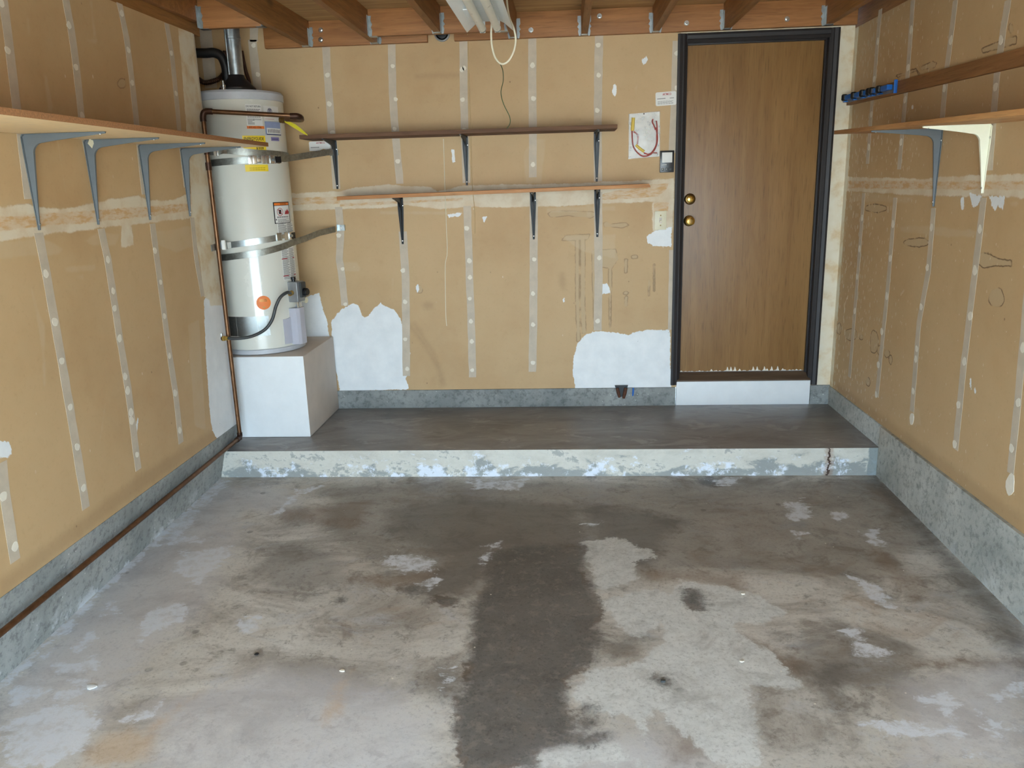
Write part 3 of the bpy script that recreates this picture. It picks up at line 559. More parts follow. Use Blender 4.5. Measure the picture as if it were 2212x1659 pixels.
def spot(parent, p, r, place, n, rz=1.0):
    c = place(p); n = Vector(n); t = n.cross(Vector((0, 0, 1))).normalized(); k = 12; ph = random.random() * 6
    pl = [(r * (1 + 0.13 * math.sin(ph + 3 * a) + random.uniform(-.05, .05)) * math.cos(a), rz * r * (1 + 0.13 * math.cos(ph + 2 * a)) * math.sin(a)) for a in [2 * math.pi * i / k for i in range(k)]]
    return MB().prism(pl, c, t, Vector((0, 0, 1)), n, 0.0017).build('mud_spot', M_['mud'], parent)
onB = lambda p: PY(p, 0.0); onL = lambda p: PX(p, XL); onR = lambda p: PX(p, XR)
nB, nL, nR = (0, -1, 0), (1, 0, 0), (-1, 0, 0)
for pts, w in [([(704, 100), (707, 160), (712, 220), (716, 280), (722, 330), (727, 408)], .046), ([(846, 92), (848, 200), (852, 260), (858, 330), (864, 397)], .046), ([(1001, 85), (1002, 200), (1004, 290), (1008, 395)], .047), ([(1150, 80), (1150, 200), (1151, 300), (1151, 383)], .048), ([(1294, 73), (1292, 200), (1291, 300), (1292, 392)], .048), ([(1462, 88), (1458, 200), (1453, 330)], .046), ([(549, 58), (548, 90)], .05), ([(545, 86), (552, 150), (557, 195)], .052), ([(443, 62), (449, 115), (456, 190)], .075),
               ([(731, 447), (736, 500), (733, 560), (738, 590), (745, 660)], .046), ([(870, 500), (876, 600), (877, 700), (878, 812)], .05), ([(1009, 445), (1013, 560), (1018, 700), (1021, 815)], .048), ([(1153, 430), (1153, 560), (1152, 700), (1150, 803)], .05), ([(1292, 415), (1293, 600), (1291, 714)], .05), ([(1451, 540), (1449, 640), (1448, 712)], .03)]:
    tape(wb, pts, w, onB, nB)
for x, y in [(140, 212), (148, 341), (162, 470), (190, 930), (208, 1080), (220, 1238), (432, 172), (445, 320), (440, 453), (455, 598), (478, 1087), (487, 1227), (488, 1395), (497, 1527), (742, 187), (752, 180), (745, 322), (752, 458), (763, 898), (775, 1043), (778, 1117), (777, 1213), (782, 1314), (786, 1404), (788, 1533), (1058, 168), (1062, 317), (1060, 612), (1065, 1037), (1060, 1190), (1060, 1329), (1060, 1500), (1352, 78), (1354, 212), (1347, 370), (1357, 1030), (1350, 1313)]:
    spot(wb, (640 + x / 2.073, 60 + y / 2.073), random.uniform(.012, .0155), onB, nB)
for p in [(548, 98), (557, 161), (1462, 190), (1462, 115)]: spot(wb, p, .014, onB, nB)
for pts, w in [([(-2, -40), (7, 0), (20, 101), (37, 240), (45, 290), (62, 430)], .046), ([(138, -20), (142, 0), (152, 54), (165, 145), (176, 255), (183, 300), (203, 392)], .046), ([(258, 7), (273, 81), (287, 189), (295, 268), (300, 310), (312, 420)], .046), ([(360, 51), (371, 118), (380, 203), (387, 280), (393, 330), (402, 405)], .046),
               ([(3, 999), (11, 1071), (33, 1212)], .05), ([(83, 503), (100, 591), (119, 699), (150, 877), (186, 1098)], .05), ([(218, 494), (233, 561), (258, 727), (277, 843), (299, 1015)], .05), ([(329, 483), (346, 611), (363, 744), (379, 849), (391, 957)], .05), ([(415, 470), (424, 560), (438, 640)], .045)]:
    tape(wl, pts, w, onL, nL)
for x, y in [(47, 322), (440, 160), (485, 430), (525, 740), (778, 85), (820, 320), (845, 530), (1095, 340), (1125, 598), (8, 20)]: spot(wl, (x / 2.962, y / 2.962), .0145, onL, nL, 0.9)
for x, y in [(178, 345), (213, 533), (240, 685), (273, 865), (300, 1020), (325, 1180), (420, 290), (440, 412), (446, 480), (465, 597), (487, 745), (497, 800), (510, 885), (512, 917), (533, 1050), (603, 255), (625, 378), (640, 510), (660, 665), (682, 810), (700, 955), (12, 1213), (58, 1408)]: spot(wl, (x / 1.804, 400 + y / 1.804), random.uniform(.013, .018), onL, nL)
for pts, w in [([(1902, 20), (1898, 60), (1890, 157), (1881, 254), (1874, 354)], .046), ([(1972, 0), (1968, 60), (1960, 170), (1952, 254), (1942, 366)], .046), ([(2064, 0), (2057, 60), (2046, 143), (2036, 249), (2024, 340)], .046), ([(2178, 0), (2168, 60), (2154, 157), (2146, 254), (2138, 368)], .046),
               ([(1866, 417), (1854, 578), (1835, 815)], .046), ([(1934, 427), (1918, 617), (1894, 857)], .046), ([(2017, 449), (2005, 588), (1985, 696), (1970, 889)], .046), ([(2125, 427), (2106, 588), (2082, 785), (2064, 971)], .048), ([(2226, 560), (2212, 721), (2198, 874), (2183, 1023)], .046)]:
    tape(wr, pts, w, onR, nR)
for x, y in [(167, 183), (155, 318), (145, 440), (135, 590), (302, 210), (290, 360), (275, 525), (253, 680), (238, 825), (228, 955), (470, 225), (452, 400), (425, 572), (406, 755), (402, 800), (390, 940), (682, 232), (660, 412), (640, 612), (614, 810), (588, 1000), (572, 1172), (850, 990), (820, 1190), (870, 750)]: spot(wr, (1780 + x / 2.023, 380 + y / 2.023), random.uniform(.014, .018), onR, nR, 1.15)
for x, y in [(420, 105), (392, 400), (370, 675), (350, 930), (680, 15), (655, 310), (632, 560), (600, 890), (990, 95), (938, 470), (1380, 95), (1337, 462)]: spot(wr, (1780 + x / 3.606, 60 + y / 3.606), .015, onR, nR, 1.2)
for p, r in [((1970, 905), .022), ((2183, 1046), .028)]: spot(wr, p, r, onR, nR, 1.5)

# ------------------------------------------------------------------ concrete curbs
cb = MB().box(-2.2, 0.938, -0.012, 0.02, -0.01, ZC).box(1.782, XR, -0.012, 0.02, -0.01, ZC + 0.004).build('baseboard_back', M_['curb'], bevel=0.004); tag(cb, 'low grey concrete curb along the back wall', 'curb', kind='structure')
xlb = -1.715
v = []
for y in (YB, YL): v += [(XL + 0.003, y, ZC), (XL - 0.10, y, ZC), (XL - 0.10, y, -0.45), (xlb - 0.02, y, -0.45), (xlb, y, zfloor(y) - 0.005)]
cl = MB().add(v, [(0, 5, 9, 4), (0, 1, 6, 5), (4, 9, 8, 3), (0, 4, 3, 2, 1), (5, 6, 7, 8, 9), (1, 2, 7, 6), (2, 3, 8, 7)])
cl = cl.build('baseboard_left', M_['curb_side']); tag(cl, 'grey concrete curb along the left wall with white mineral crust', 'curb', kind='structure')
cr = MB().box(XR - 0.016, XR + 0.05, YB, YS - 0.0, -0.45, ZC).box(XR - 0.008, XR + 0.05, YS, -0.0, -0.01, ZC).build('baseboard_right', M_['curb_right'], bevel=0.006); tag(cr, 'grey concrete curb along the right wall', 'curb', kind='structure')
# crumbled concrete hole, its inner shade a flat black sheet, with pipe stubs at the back curb
for k, (p0, p1, r, m) in enumerate([((1333, 838), (1338, 858), .010, 'rust'), ((1352, 838), (1347, 860), .011, 'rust'), ((1368, 838), (1367, 855), .005, 'blue')]):
    a, b_ = PY(p0, -0.02), PY(p1, -0.018)
    o = MB().tube([a, a.lerp(b_, .5) + Vector((0, -.004, 0)), b_], [r, r * 1.1, r * .8], 10).build(['pipe_stub', 'pipe_stub', 'wire_stub'][k], M_[m], smooth=True)
    tag(o, ['rusty pipe stub under the left edge of the curb hole', 'reddish brown pipe stub angled beside the other stub in the curb', 'short blue plastic end sticking out below the white primer patch'][k], 'pipe stub' if k < 2 else 'wire')
MB().prism([(-.045, .012), (.04, .012), (.03, -.03), (.02, -.062), (-.012, -.066), (-.03, -.03)], PY((1343, 836), -0.0125), (1, 0, 0), (0, 0, 1), (0, -1, 0), 0.001).build('hole_shade_sheet', M_['black'], cb)

# ------------------------------------------------------------------ ceiling: sheathing, joists, ledger, hangers
JB, JT = 2.230, 2.370
ce = boxo('ceiling', M_['ply'], (-2.3, 2.06, YB - 0.1, 0.12, JT, JT + 0.02), bevel=0); tag(ce, 'plywood subfloor ceiling over exposed wooden joists', 'ceiling', kind='structure')
def hanger(parent, x, y, ny, w=0.038):
    """stamped steel joist hanger; ny -1: joist runs toward -y from a face at y"""
    m = MB(); t = 0.0022; h = 0.105; zt = JB + h; hw = w / 2
    for s in (-1, 1):
        m.box(min(s * hw, s * (hw + t)), max(s * hw, s * (hw + t)), -0.042, 0.0, JB - t - 0, zt - 0.01)
        prof = [(0.0, -t), (.012, -t), (.017, .022), (.013, .036), (.021, .046), (.012, .062), (.020, .075), (.019, h), (0, h)]
        m.prism([(s * (hw + a), c) for a, c in prof], (0, -t * .6, JB), (1, 0, 0), (0, 0, 1), (0, 1, 0), t)
        for zz in (.03, .07): m.lathe([(.0035, 0), (.0035, .002)], (s * (hw + .010), -t * .6, JB + zz), 8, (0, -1, 0))
    m.box(-hw - t, hw + t, -0.042, 0, JB - t, JB)
    o = m.build('joist_hanger', M_['galv'], parent); o.location = (x, y, 0); return o
jobs = [(-1.262, -0.04), (-0.853, -0.04), (-0.446, -0.286), (-0.040, -0.04), (0.367, -0.04), (0.773, -0.04), (1.172, -0.04), (1.735, -0.04)]
for x, y1 in jobs:
    j = boxo('ceiling_joist', M_['joist'], (x - .019, x + .019, YB, y1, JB, JT - 0.001), ce, 0.003)
    hanger(j, x, y1, -1)
for x0, x1 in ((XL - .045, XL - .004), (XR + .004, XR + .045)): boxo('rim_joist', M_['joist'], (x0, x1 + (.06 if x0 > 0 else 0), YB, 0.1 if x0 > 0 else -0.62, 2.2045 if x0 < 0 else 2.2145, JT - .001), ce, 0.001)
boxo('rim_joist', M_['ledger'], (XL - .002, XL + .03, YB, -0.70, 2.26, JT - .001), ce, 0.003)
for x0, x1 in ((-1.522, -0.548), (-0.39, XR - 0.002)):
    L_ = boxo('ledger_board', M_['ledger'], (x0, x1, -0.038, -0.001, JB, JT - 0.001), ce, 0.002)
    for px in ([(693, 65), (693, 86)] if x0 < -1 else [(1147, 65), (1295, 35), (1483, 50), (1700, 41)]):
        c = PY(px, -0.038)
        MB().lathe([(.015, 0), (.015, .002), (.0135, .0035)], c, 18, (0, -1, 0)).lathe([(.008, .0035), (.008, .010), (.005, .0125)], c, 6, (0, -1, 0)).build('bolt', M_['steel'], L_, smooth=True)
h1 = boxo('header_board', M_['ledger'], (-0.833, -0.060, -0.286, -0.248, JB, JT - .001), ce, 0.002)
h2 = boxo('header_board', M_['ledger'], (XL + .03, -1.282, -0.69, -0.652, JB, JT - .001), ce, 0.002)
def side_hanger(parent, x, y, s):
    m = MB(); t = .0022; h = .105
    m.prism([(0, -t), (.016, -t), (.02, .03), (.014, .045), (.022, .06), (.014, .08), (.018, h), (0, h)], (x, y, JB), (s, 0, 0), (0, 0, 1), (0, -1, 0), t)
    m.box(min(x, x + s * t), max(x, x + s * t), y - .03, y, JB, JB + h); m.box(min(x, x + s * .045), max(x, x + s * .045), y - t, y + .04, JB - t, JB)
    return m.build('joist_hanger', M_['galv'], parent)
side_hanger(h1, -0.834, -0.286, 1); side_hanger(h1, -0.059, -0.286, -1); side_hanger(h2, XL + .03, -0.69, 1); side_hanger(h2, -1.281, -0.69, -1)
# round vent cap in the gap between ledgers
t = thing('vent_cap', PY((955, 78), 0), 'round dark vent cap on the back wall in the gap between ledger boards', 'vent')
c = PY((955, 72), 0)
MB().lathe([(.047, 0), (.047, .012), (.040, .016), (.037, .012)], c, 28, (0, -1, 0), False).build('flange', M_['valve'], t, smooth=True)
MB().lathe([(.037, .003), (.030, .012), (.004, .014)], c, 28, (0, -1, 0)).build('cap', M_['black_gloss'], t, smooth=True)

# ------------------------------------------------------------------ door
d = thing('door_1', (1.36, 0.03, 0.16), 'brown wood veneer door in a dark painted frame above a white step', 'door', kind='structure')
SX0, SX1, SZ0, SZ1, SY = 0.963, 1.760, 0.206, 2.172, 0.055
boxo('door_slab', M_['door'], (SX0, SX1, SY, SY + .038, SZ0, SZ1), d, 0.002)
# worn pale splinters along the bottom edge of the slab
for i in range(34):
    x = SX0 + .012 + (SX1 - SX0 - .03) * (i + random.random() * .7) / 34; hh = random.choice([.003, .004, .005, .008, .016]) * (1.6 if i > 10 else .8)
    MB().prism([(-.012, 0), (.012, 0), (.003, hh), (0, hh * 1.15), (-.004, hh * .4)], (x, SY - .0002, SZ0 + .001), (1, 0, 0), (0, 0, 1), (0, -1, 0), .0008).build('worn_chip', M_['mud'], d)
fm = M_['door_frame']
def casing(x0, x1, z0, z1, vert=True, name='casing'):
    m = MB()
    if vert:
        s = 1 if x1 > x0 else -1            # x0 = outer edge, x1 = inner edge
        prof = [(0, 0), (0, -.016), (.012 * s, -.019), (.030 * s, -.014), (.036 * s, -.016), ((abs(x1 - x0) - .006) * s, -.010), ((x1 - x0), -.006), ((x1 - x0), 0)]
        m.prism(prof, (x0, 0, z0), (1, 0, 0), (0, 1, 0), (0, 0, 1), z1 - z0)
    else:
        dz = z1 - z0
        prof = [(0, 0), (0, -.016), (-.012, -.019), (-.030, -.014), (-.036, -.016), (-dz + .006, -.010), (-dz, -.006), (-dz, 0)]
        m.prism(prof, (x0, 0, z1), (0, 0, 1), (0, 1, 0), (1, 0, 0), x1 - x0)
    return m.build(name, fm, d)
casing(0.906, 0.958, 0.135, 2.222); casing(1.818, 1.766, 0.128, 2.222); casing(0.958, 1.766, 2.172, 2.222, False)
boxo('jamb', fm, (0.944, 0.960, -0.004, 0.115, 0.16, 2.19), d, .001); boxo('jamb', fm, (1.762, 1.7755, -0.004, 0.115, 0.16, 2.19), d, .001); boxo('jamb', fm, (0.96, 1.762, -0.004, 0.115, 2.176, 2.1895), d, .001)
boxo('door_stop', fm, (1.751, 1.762, 0.030, SY - .001, 0.2, 2.176), d, .001); boxo('door_stop', fm, (0.960, 0.969, 0.030, SY - .001, 0.2, 2.176), d, .001); boxo('door_stop', fm, (0.969, 1.751, 0.030, SY - .001, 2.165, 2.176), d, .001)
MB().prism([(-.020, .166), (-.020, .158), (.115, .158), (.115, .200), (.050, .204), (.030, .190)], (0.9445, 0, 0), (0, 1, 0), (0, 0, 1), (1, 0, 0), .8305).build('sill', M_['sill'], d, bevel=.001)
boxo('riser', M_['white_paint'], (0.9415, 1.778, -0.016, 0.06, 0.001, 0.1575), d, .004)
for (px, nm, kind) in (((1490, 430), 'deadbolt', 0), ((1488, 477), 'door_knob', 1)):
    c = PY(px, SY)
    if kind == 0:
        k = MB().lathe([(.034, 0), (.034, .006), (.030, .014), (.024, .017)], c, 32, (0, -1, 0)).build(nm, M_['brass_dark'], d, smooth=True)
        MB().lathe([(.021, .017), (.021, .022), (.018, .024)], c, 28, (0, -1, 0)).build('cylinder_face', M_['brass'], k, smooth=True)
        boxo('keyway', M_['ink'], (c.x - .0015, c.x + .0015, c.y - .0246, c.y - .02, c.z - .008, c.z + .008), k, 0)
    else:
        k = MB().lathe([(.033, 0), (.033, .005), (.028, .010), (.013, .014), (.012, .032), (.022, .038), (.028, .050), (.0265, .062), (.018, .067)], c, 32, (0, -1, 0)).build(nm, M_['brass'], d, smooth=True)
        MB().lathe([(.013, .066), (.013, .069), (.010, .0695)], c, 24, (0, -1, 0)).build('knob_face', M_['brass_dark'], k, smooth=True)

# ------------------------------------------------------------------ shelf brackets
def bracket(parent, loc, rot, L1, L2, w, m, dmax=0.045):
    """stamped L bracket: leg down the wall, arm out under the board; local x across, y out, z up"""
    P = []      # (outer point, inner point, half width)
    n = 10
    for i in range(n):
        t = i / (n - 1); z = -L1 + (L1 - 0.068) * t; P.append(((0.0, z), (0.006 + (dmax - 0.006) * t ** 1.15, z), .35 + .65 * t))
    for i in range(1, 9):
        a = i / 9 * math.pi / 2; R_ = 0.068 - dmax
        inn = (dmax + R_ * (1 - math.cos(a)), -0.068 + R_ * math.sin(a))
        s = i / 9 * 2
        out = (0.0, -0.068 + .068 * s) if s <= 1 else (0.068 * (s - 1), 0.0)
        P.append((out, inn, 1.0))
    for i in range(n):
        t = i / (n - 1); y = 0.068 + (L2 - 0.068) * t; P.append(((y, 0.0), (y, -(dmax - (dmax - 0.006) * t ** 0.87)), 1 - .65 * t))
    V = []
    for o, i_, k in P:
        hw = w / 2 * k; o = Vector((0, *o)); i_ = Vector((0, *i_)); e = (i_ - o); q = e.normalized() * 0.0025
        for xs, pt in ((-hw, o), (-hw, o + q), (-hw * .42, o + q), (-hw * .30, i_), (hw * .30, i_), (hw * .42, o + q), (hw, o + q), (hw, o)):
            V.append((xs, pt.y, pt.z))
    K = 8; F = [(a * K + b, a * K + (b + 1) % K, (a + 1) * K + (b + 1) % K, (a + 1) * K + b) for a in range(len(P) - 1) for b in range(K)]
    F += [tuple(range(K)), tuple(range((len(P) - 1) * K, len(P) * K))]
    mb = MB().add(V, F); T = Matrix.Translation(loc) @ Matrix.Rotation(rot, 4, 'Z')
    mb.v = [tuple(T @ Vector(a)) for a in mb.v]
    b = mb.build('bracket', m, parent, smooth=True, angle=28)
    for c, ax in (((0, .007, -L1 + .02), (0, 1, 0)), ((0, L2 - .02, -.007), (0, 0, -1)), ((-w * .36, .0025, -.05), (0, 1, 0))):
        s = MB().lathe([(.005, 0), (.0045, .002), (.002, .003)], c, 10, ax)
        s.v = [tuple(T @ Vector(a)) for a in s.v]; s.build('screw', M_['steel'], b, smooth=True)
    return b
# left shelf (particle board)
sh = thing('wall_shelf', (-1.45, -2.0, 1.628), 'long pale particle board shelf on four grey brackets along the left wall', 'shelf')
bo = MB().box(XL + .002, -1.25, -3.35, -0.884, 1.628, 1.648).build('board', [M_['particle'], M_['particle_edge']], sh, bevel=0.001)
for p_ in bo.data.polygons: p_.material_index = 1 if abs(p_.normal.z) < 0.6 else 0
for y in (-2.198, -1.822, -1.405, -1.004): bracket(sh, (XL + .002, y, 1.627), -math.pi / 2, 0.33, 0.30, 0.034, M_['bracket'], 0.030)
MB().prism([(0, .022), (.017, .002), (.002, -.022), (-.016, -.004)], PX((196, 308), XL + .034), (0.25, .97, 0), (0, 0, 1), (.97, -.25, 0), .001).build('price_tag', M_['ivory'], sh)
# back wall upper shelf
sh = thing('wall_shelf', (-0.37, -0.12, 1.70), 'weathered dark upper shelf on the back wall with three dark brackets', 'shelf')
MB().box(-1.292, 0.546, -0.252, -0.002, 1.698, 1.721).build('board', M_['board_dark'], sh, bevel=.0025)
for x in (-1.160, -0.353, 0.438): bracket(sh, (x, -.002, 1.697), math.pi, 0.287, 0.235, 0.034, M_['bracket_dark'], 0.028)
# back wall lower shelf, slightly tilted
sh = thing('wall_shelf', (-0.18, -0.12, 1.35), 'lighter pine lower shelf on the back wall with three black brackets', 'shelf')
m = MB()
x0, x1, z0, z1 = -1.100, 0.738, 1.346, 1.369
m.add([(x0, -.25, z0), (x1 + .0, -.25, z1), (x1, -.002, z1), (x0, -.002, z0), (x0, -.25, z0 + .021), (x1 - .01, -.25, z1 + .021), (x1 - .02, -.002, z1 + .021), (x0, -.002, z0 + .021)], [(0, 1, 2, 3), (4, 7, 6, 5), (0, 4, 5, 1), (1, 5, 6, 2), (2, 6, 7, 3), (3, 7, 4, 0)])
m.build('board', M_['board_light'], sh, bevel=.0025)
for x in (-0.772, 0.050, 0.441): bracket(sh, (x, -.002, z0 + (x - x0) / (x1 - x0) * (z1 - z0) - .001), math.pi, 0.285, 0.215, 0.036, M_['bracket_black'], 0.028)
# right wall shelf
sh = thing('wall_shelf', (1.75, -1.6, 1.59), 'pine shelf of two joined boards on a grey and an ivory bracket', 'shelf')
def zr(y): return 1.608 - (y + 0.70) * -0.0232
def slab_r(y0, y1, th, m, xf):
    a, b_ = zr(y0), zr(y1)
    return MB().add([(xf, y0, a), (XR - .002, y0, a), (XR - .002, y1, b_), (xf, y1, b_), (xf, y0, a + th), (XR - .002, y0, a + th), (XR - .002, y1, b_ + th), (xf, y1, b_ + th)], [(0, 1, 2, 3), (4, 7, 6, 5), (0, 4, 5, 1), (1, 5, 6, 2), (2, 6, 7, 3), (3, 7, 4, 0)]).build('board', m, sh, bevel=.0015)
slab_r(-0.700, -1.560, .0185, M_['board_side_old'], 1.603); slab_r(-1.562, -3.0, .0185, M_['board_side'], 1.601)
bracket(sh, (XR - .002, -1.217, zr(-1.217) - .001), math.pi / 2, 0.335, 0.30, 0.036, M_['bracket'], .029)
bracket(sh, (XR - .002, -1.635, zr(-1.635) - .001), math.pi / 2, 0.262, 0.255, 0.038, M_['bracket_ivory'], .034)
# wooden rail and blue tool holder on the right wall
m = MB(); xa, xb = XR - .021, XR - .001
m.add([(x, y, z) for x in (xa, xb) for y, z in ((-.004, 1.798), (-.004, 1.858), (-2.9, 1.82), (-2.9, 1.755))], [(0, 1, 2, 3), (4, 7, 6, 5), (0, 4, 5, 1), (1, 5, 6, 2), (2, 6, 7, 3), (3, 7, 4, 0)])
ra = m.build('wall_rail', M_['rail'], bevel=.0015); tag(ra, 'brown wooden rail board screwed high along the right wall', 'rail')
th = thing('tool_holder', (xa, -0.4, 1.83), 'blue plastic broom and tool holder with black grips on the wooden rail', 'tool holder')
def on_rail(t): return -.03 - .70 * t, 1.836 - .014 * t
y0, zz0 = on_rail(0); y1, zz1 = on_rail(1)
MB().add([(x, y, z + dz) for x in (xa - .006, xa - .0005) for y, z in ((y0, zz0), (y1, zz1)) for dz in (-.024, .012)], [(0, 1, 3, 2), (4, 6, 7, 5), (0, 2, 6, 4), (1, 5, 7, 3), (0, 4, 5, 1), (2, 3, 7, 6)]).build('back_rail', M_['valve'], th)
for t0, t1 in ((.06, .20), (.28, .38), (.47, .53), (.66, .71), (.82, .95)):
    ya, za = on_rail(t0); yb_, zb = on_rail(t1)
    MB().box(xa - .036, xa - .006, yb_, ya, za - .012, za + .014).build('body', M_['blue'], th, bevel=.006, seg=3)
for t in (.02, .235, .425, .565, .625, .765):
    y, z = on_rail(t); g = MB().lathe([(.012, -.018), (.017, -.012), (.017, .012), (.012, .018)], (xa - .026, y, z + .003), 16, (0, 0, 1)).build('grip_roller', M_['black_gloss'], th, smooth=True)
    MB().box(xa - .03, xa - .01, y - .016, y + .016, z - .022, z - .016).build('hook', M_['blue'], th, bevel=.002)
y, z = on_rail(1.0); MB().box(xa - .017, xa - .0005, y - .006, y, z - .030, z + .034).build('end_cap', M_['blue'], th, bevel=.002)

# ------------------------------------------------------------------ text helper
def text_mesh(body, h, bold=0.0, extrude=0.0):
    cu = bpy.data.curves.new('txt', 'FONT'); cu.body = body; cu.size = 1.0; cu.align_x = 'LEFT'; cu.offset = bold; cu.resolution_u = 3
    o = bpy.data.objects.new('txt', cu); COL.objects.link(o); dg = bpy.context.evaluated_depsgraph_get(); dg.update()
    me = bpy.data.meshes.new_from_object(o.evaluated_get(dg)); v = np.array([q.co[:] for q in me.vertices]); f = [tuple(p.vertices) for p in me.polygons]
    bpy.data.objects.remove(o); bpy.data.curves.remove(cu); bpy.data.meshes.remove(me)
    v = v[:, :2] - v[:, :2].min(0); return v / v[:, 1].max() * h, f
def text_into(mb, body, x, y, h, width=None, bold=0.0):
    v, f = text_mesh(body, h, bold)
    if width: v[:, 0] *= width / v[:, 0].max()
    mb.add([(x + a, y + b, 0) for a, b in v], f)

# ------------------------------------------------------------------ water heater on its stand
st = boxo('water_heater_stand', [M_['white_paint'], M_['stand_side']], (-2.05, -1.262, -0.624, -0.0135, 0.001, 0.487), bevel=.006)
for p_ in st.data.polygons: p_.material_index = 0 if p_.normal.y < -0.7 else 1
tag(st, 'white painted box stand with dusty top under the water heater', 'stand')
TC = Vector((-1.588, -0.350, 0)); TR = 0.240; TZ0, TZ1 = 0.488, 1.945
wh = thing('water_heater', (TC.x, TC.y, TZ0), 'tall off white gas water heater tank strapped in the corner alcove', 'water heater')
def cyl(az, z, r=TR): return Vector((TC.x + r * math.cos(az), TC.y + r * math.sin(az), z))
def PC(p, r=TR):
    v = ray(p); o = CP - TC; a = v.x ** 2 + v.y ** 2; b = 2 * (o.x * v.x + o.y * v.y); c = o.x ** 2 + o.y ** 2 - r * r; D = b * b - 4 * a * c
    t = (-b - math.sqrt(max(D, 0))) / (2 * a); q = CP + v * t; return math.atan2(q.y - TC.y, q.x - TC.x), q.z
MB().lathe([(TR - .004, TZ0 + .03), (TR, TZ0 + .034), (TR, TZ1 - .05), (TR - .003, TZ1 - .045)], TC, 96).build('tank', M_['enamel'], wh, smooth=True)
MB().lathe([(TR - .06, TZ0 + .001), (TR - .004, TZ0 + .001), (TR + .003, TZ0 + .004), (TR + .003, TZ0 + .028), (TR - .004, TZ0 + .032)], TC, 96).build('base_ring', M_['enamel_grey'], wh, smooth=True)
MB().lathe([(TR - .004, TZ1 - .052), (TR + .003, TZ1 - .048), (TR + .003, TZ1 - .012), (TR - .006, TZ1), (TR - .05, TZ1 + .002), (.02, TZ1 + .004)], TC, 96).build('top_cap', M_['enamel_grey'], wh, smooth=True)
# draft hood, nipple
dh = MB().lathe([(.100, TZ1 + .018), (.100, TZ1 + .028), (.046, TZ1 + .085), (.042, TZ1 + .10)], TC, 40, capped=False)
for k in range(3):
    a = math.radians(-100 + 120 * k); dh.box(TC.x + .085 * math.cos(a) - .006, TC.x + .085 * math.cos(a) + .006, TC.y + .085 * math.sin(a) - .006, TC.y + .085 * math.sin(a) + .006, TZ1 + .003, TZ1 + .03)
dh.build('draft_hood', M_['black'], wh, smooth=True)
c = PY((483, 190), -.46); MB().lathe([(.014, 0), (.014, .022), (.016, .024), (.016, .036), (.006, .038), (.006, .058), (.003, .062)], (c.x, -.46, TZ1 + .002), 16).build('nipple', M_['steel'], wh, smooth=True)
# curved stickers
def patch(name, m, azL, azR, z0, z1, off, parent, shape=None, cut=None):
    n = 14; V = []; F = []
    for j in range(n + 1):
        az = azL + (azR - azL) * j / n
        for z in (z0, z1): V.append(cyl(az, z, TR + off))
    F = [(2 * j, 2 * j + 2, 2 * j + 3, 2 * j + 1) for j in range(n)]
    return MB().add(V, F).build(name, m, parent, smooth=True)
def label(px0, px1, name='label', m='paper', off=.0007, parent=None):
    aL, zt = PC(px0); aR, zb = PC(px1); o = patch(name, M_[m], aL, aR, zb, zt, off, parent or wh); return o, aL, aR, zt, zb
def wrap(mb, aL, zt, off, name, m, parent):
    """mb verts (x right, y up from the top-left corner, metres) onto the tank"""
    me = bpy.data.meshes.new('flat'); me.from_pydata([tuple(a) for a in mb.v], [], mb.f); bm = bmesh.new(); bm.from_mesh(me)
    xs = [a[0] for a in mb.v]; x = min(xs) + .005
    while x < max(xs):
        bmesh.ops.bisect_plane(bm, geom=bm.verts[:] + bm.edges[:] + bm.faces[:], plane_co=(x, 0, 0), plane_no=(1, 0, 0)); x += .005
    bm.verts.index_update(); mb = MB(); mb.v = [tuple(cyl(aL + q.co.x / TR, zt + q.co.y, TR + off)) for q in bm.verts]; mb.f = [tuple(q.index for q in f.verts) for f in bm.faces]
    bm.free(); bpy.data.meshes.remove(me); o = mb.build(name, M_[m], parent)
    if name == 'print': o['kind'] = 'stuff'
    return o
def lines(mb, x0, x1, y0, y1, n, cols=1, frac=.5, jitter=.3):
    cw = (x1 - x0) / cols
    for c in range(cols):
        for i in range(n):
            y = y0 + (y1 - y0) * (i + .2) / n; h = (y1 - y0) / n * frac; xe = x0 + cw * (c + 1) - cw * (.04 + jitter * random.random() * (i % 3 == 2)); xs = x0 + cw * c + cw * .03
            k = 6
            for s in range(k):
                a, b = xs + (xe - xs) * s / k, xs + (xe - xs) * (s + .86) / k
                mb.add([(a, y, 0), (b, y, 0), (b, y + h, 0), (a, y + h, 0)], [(0, 1, 2, 3)])
# notice label
o, aL, aR, zt, zb = label((529, 225), (568, 272)); w = (aR - aL) * TR; hh = zt - zb
mb = MB(); text_into(mb, 'DO NOT RETURN', w * .05, -hh * .135, hh * .085, w * .9, .012); wrap(mb, aL, zt, .0012, 'print', 'ink', o)
mb = MB(); lines(mb, w * .05, w * .95, -hh * .62, -hh * .2, 7); lines(mb, w * .05, w * .5, -hh * .95, -hh * .66, 5); lines(mb, w * .4, w * .95, -hh * .74, -hh * .66, 2); wrap(mb, aL, zt, .0012, 'print', 'ink_grey', o)
o, aL, aR, zt, zb = label((533, 272), (571, 278.5), m='orange'); w = (aR - aL) * TR; hh = zt - zb
mb = MB(); text_into(mb, '1-800-421-7396', w * .04, -hh * .8, hh * .6, w * .78, .01); wrap(mb, aL, zt, .0012, 'print', 'ink', o)
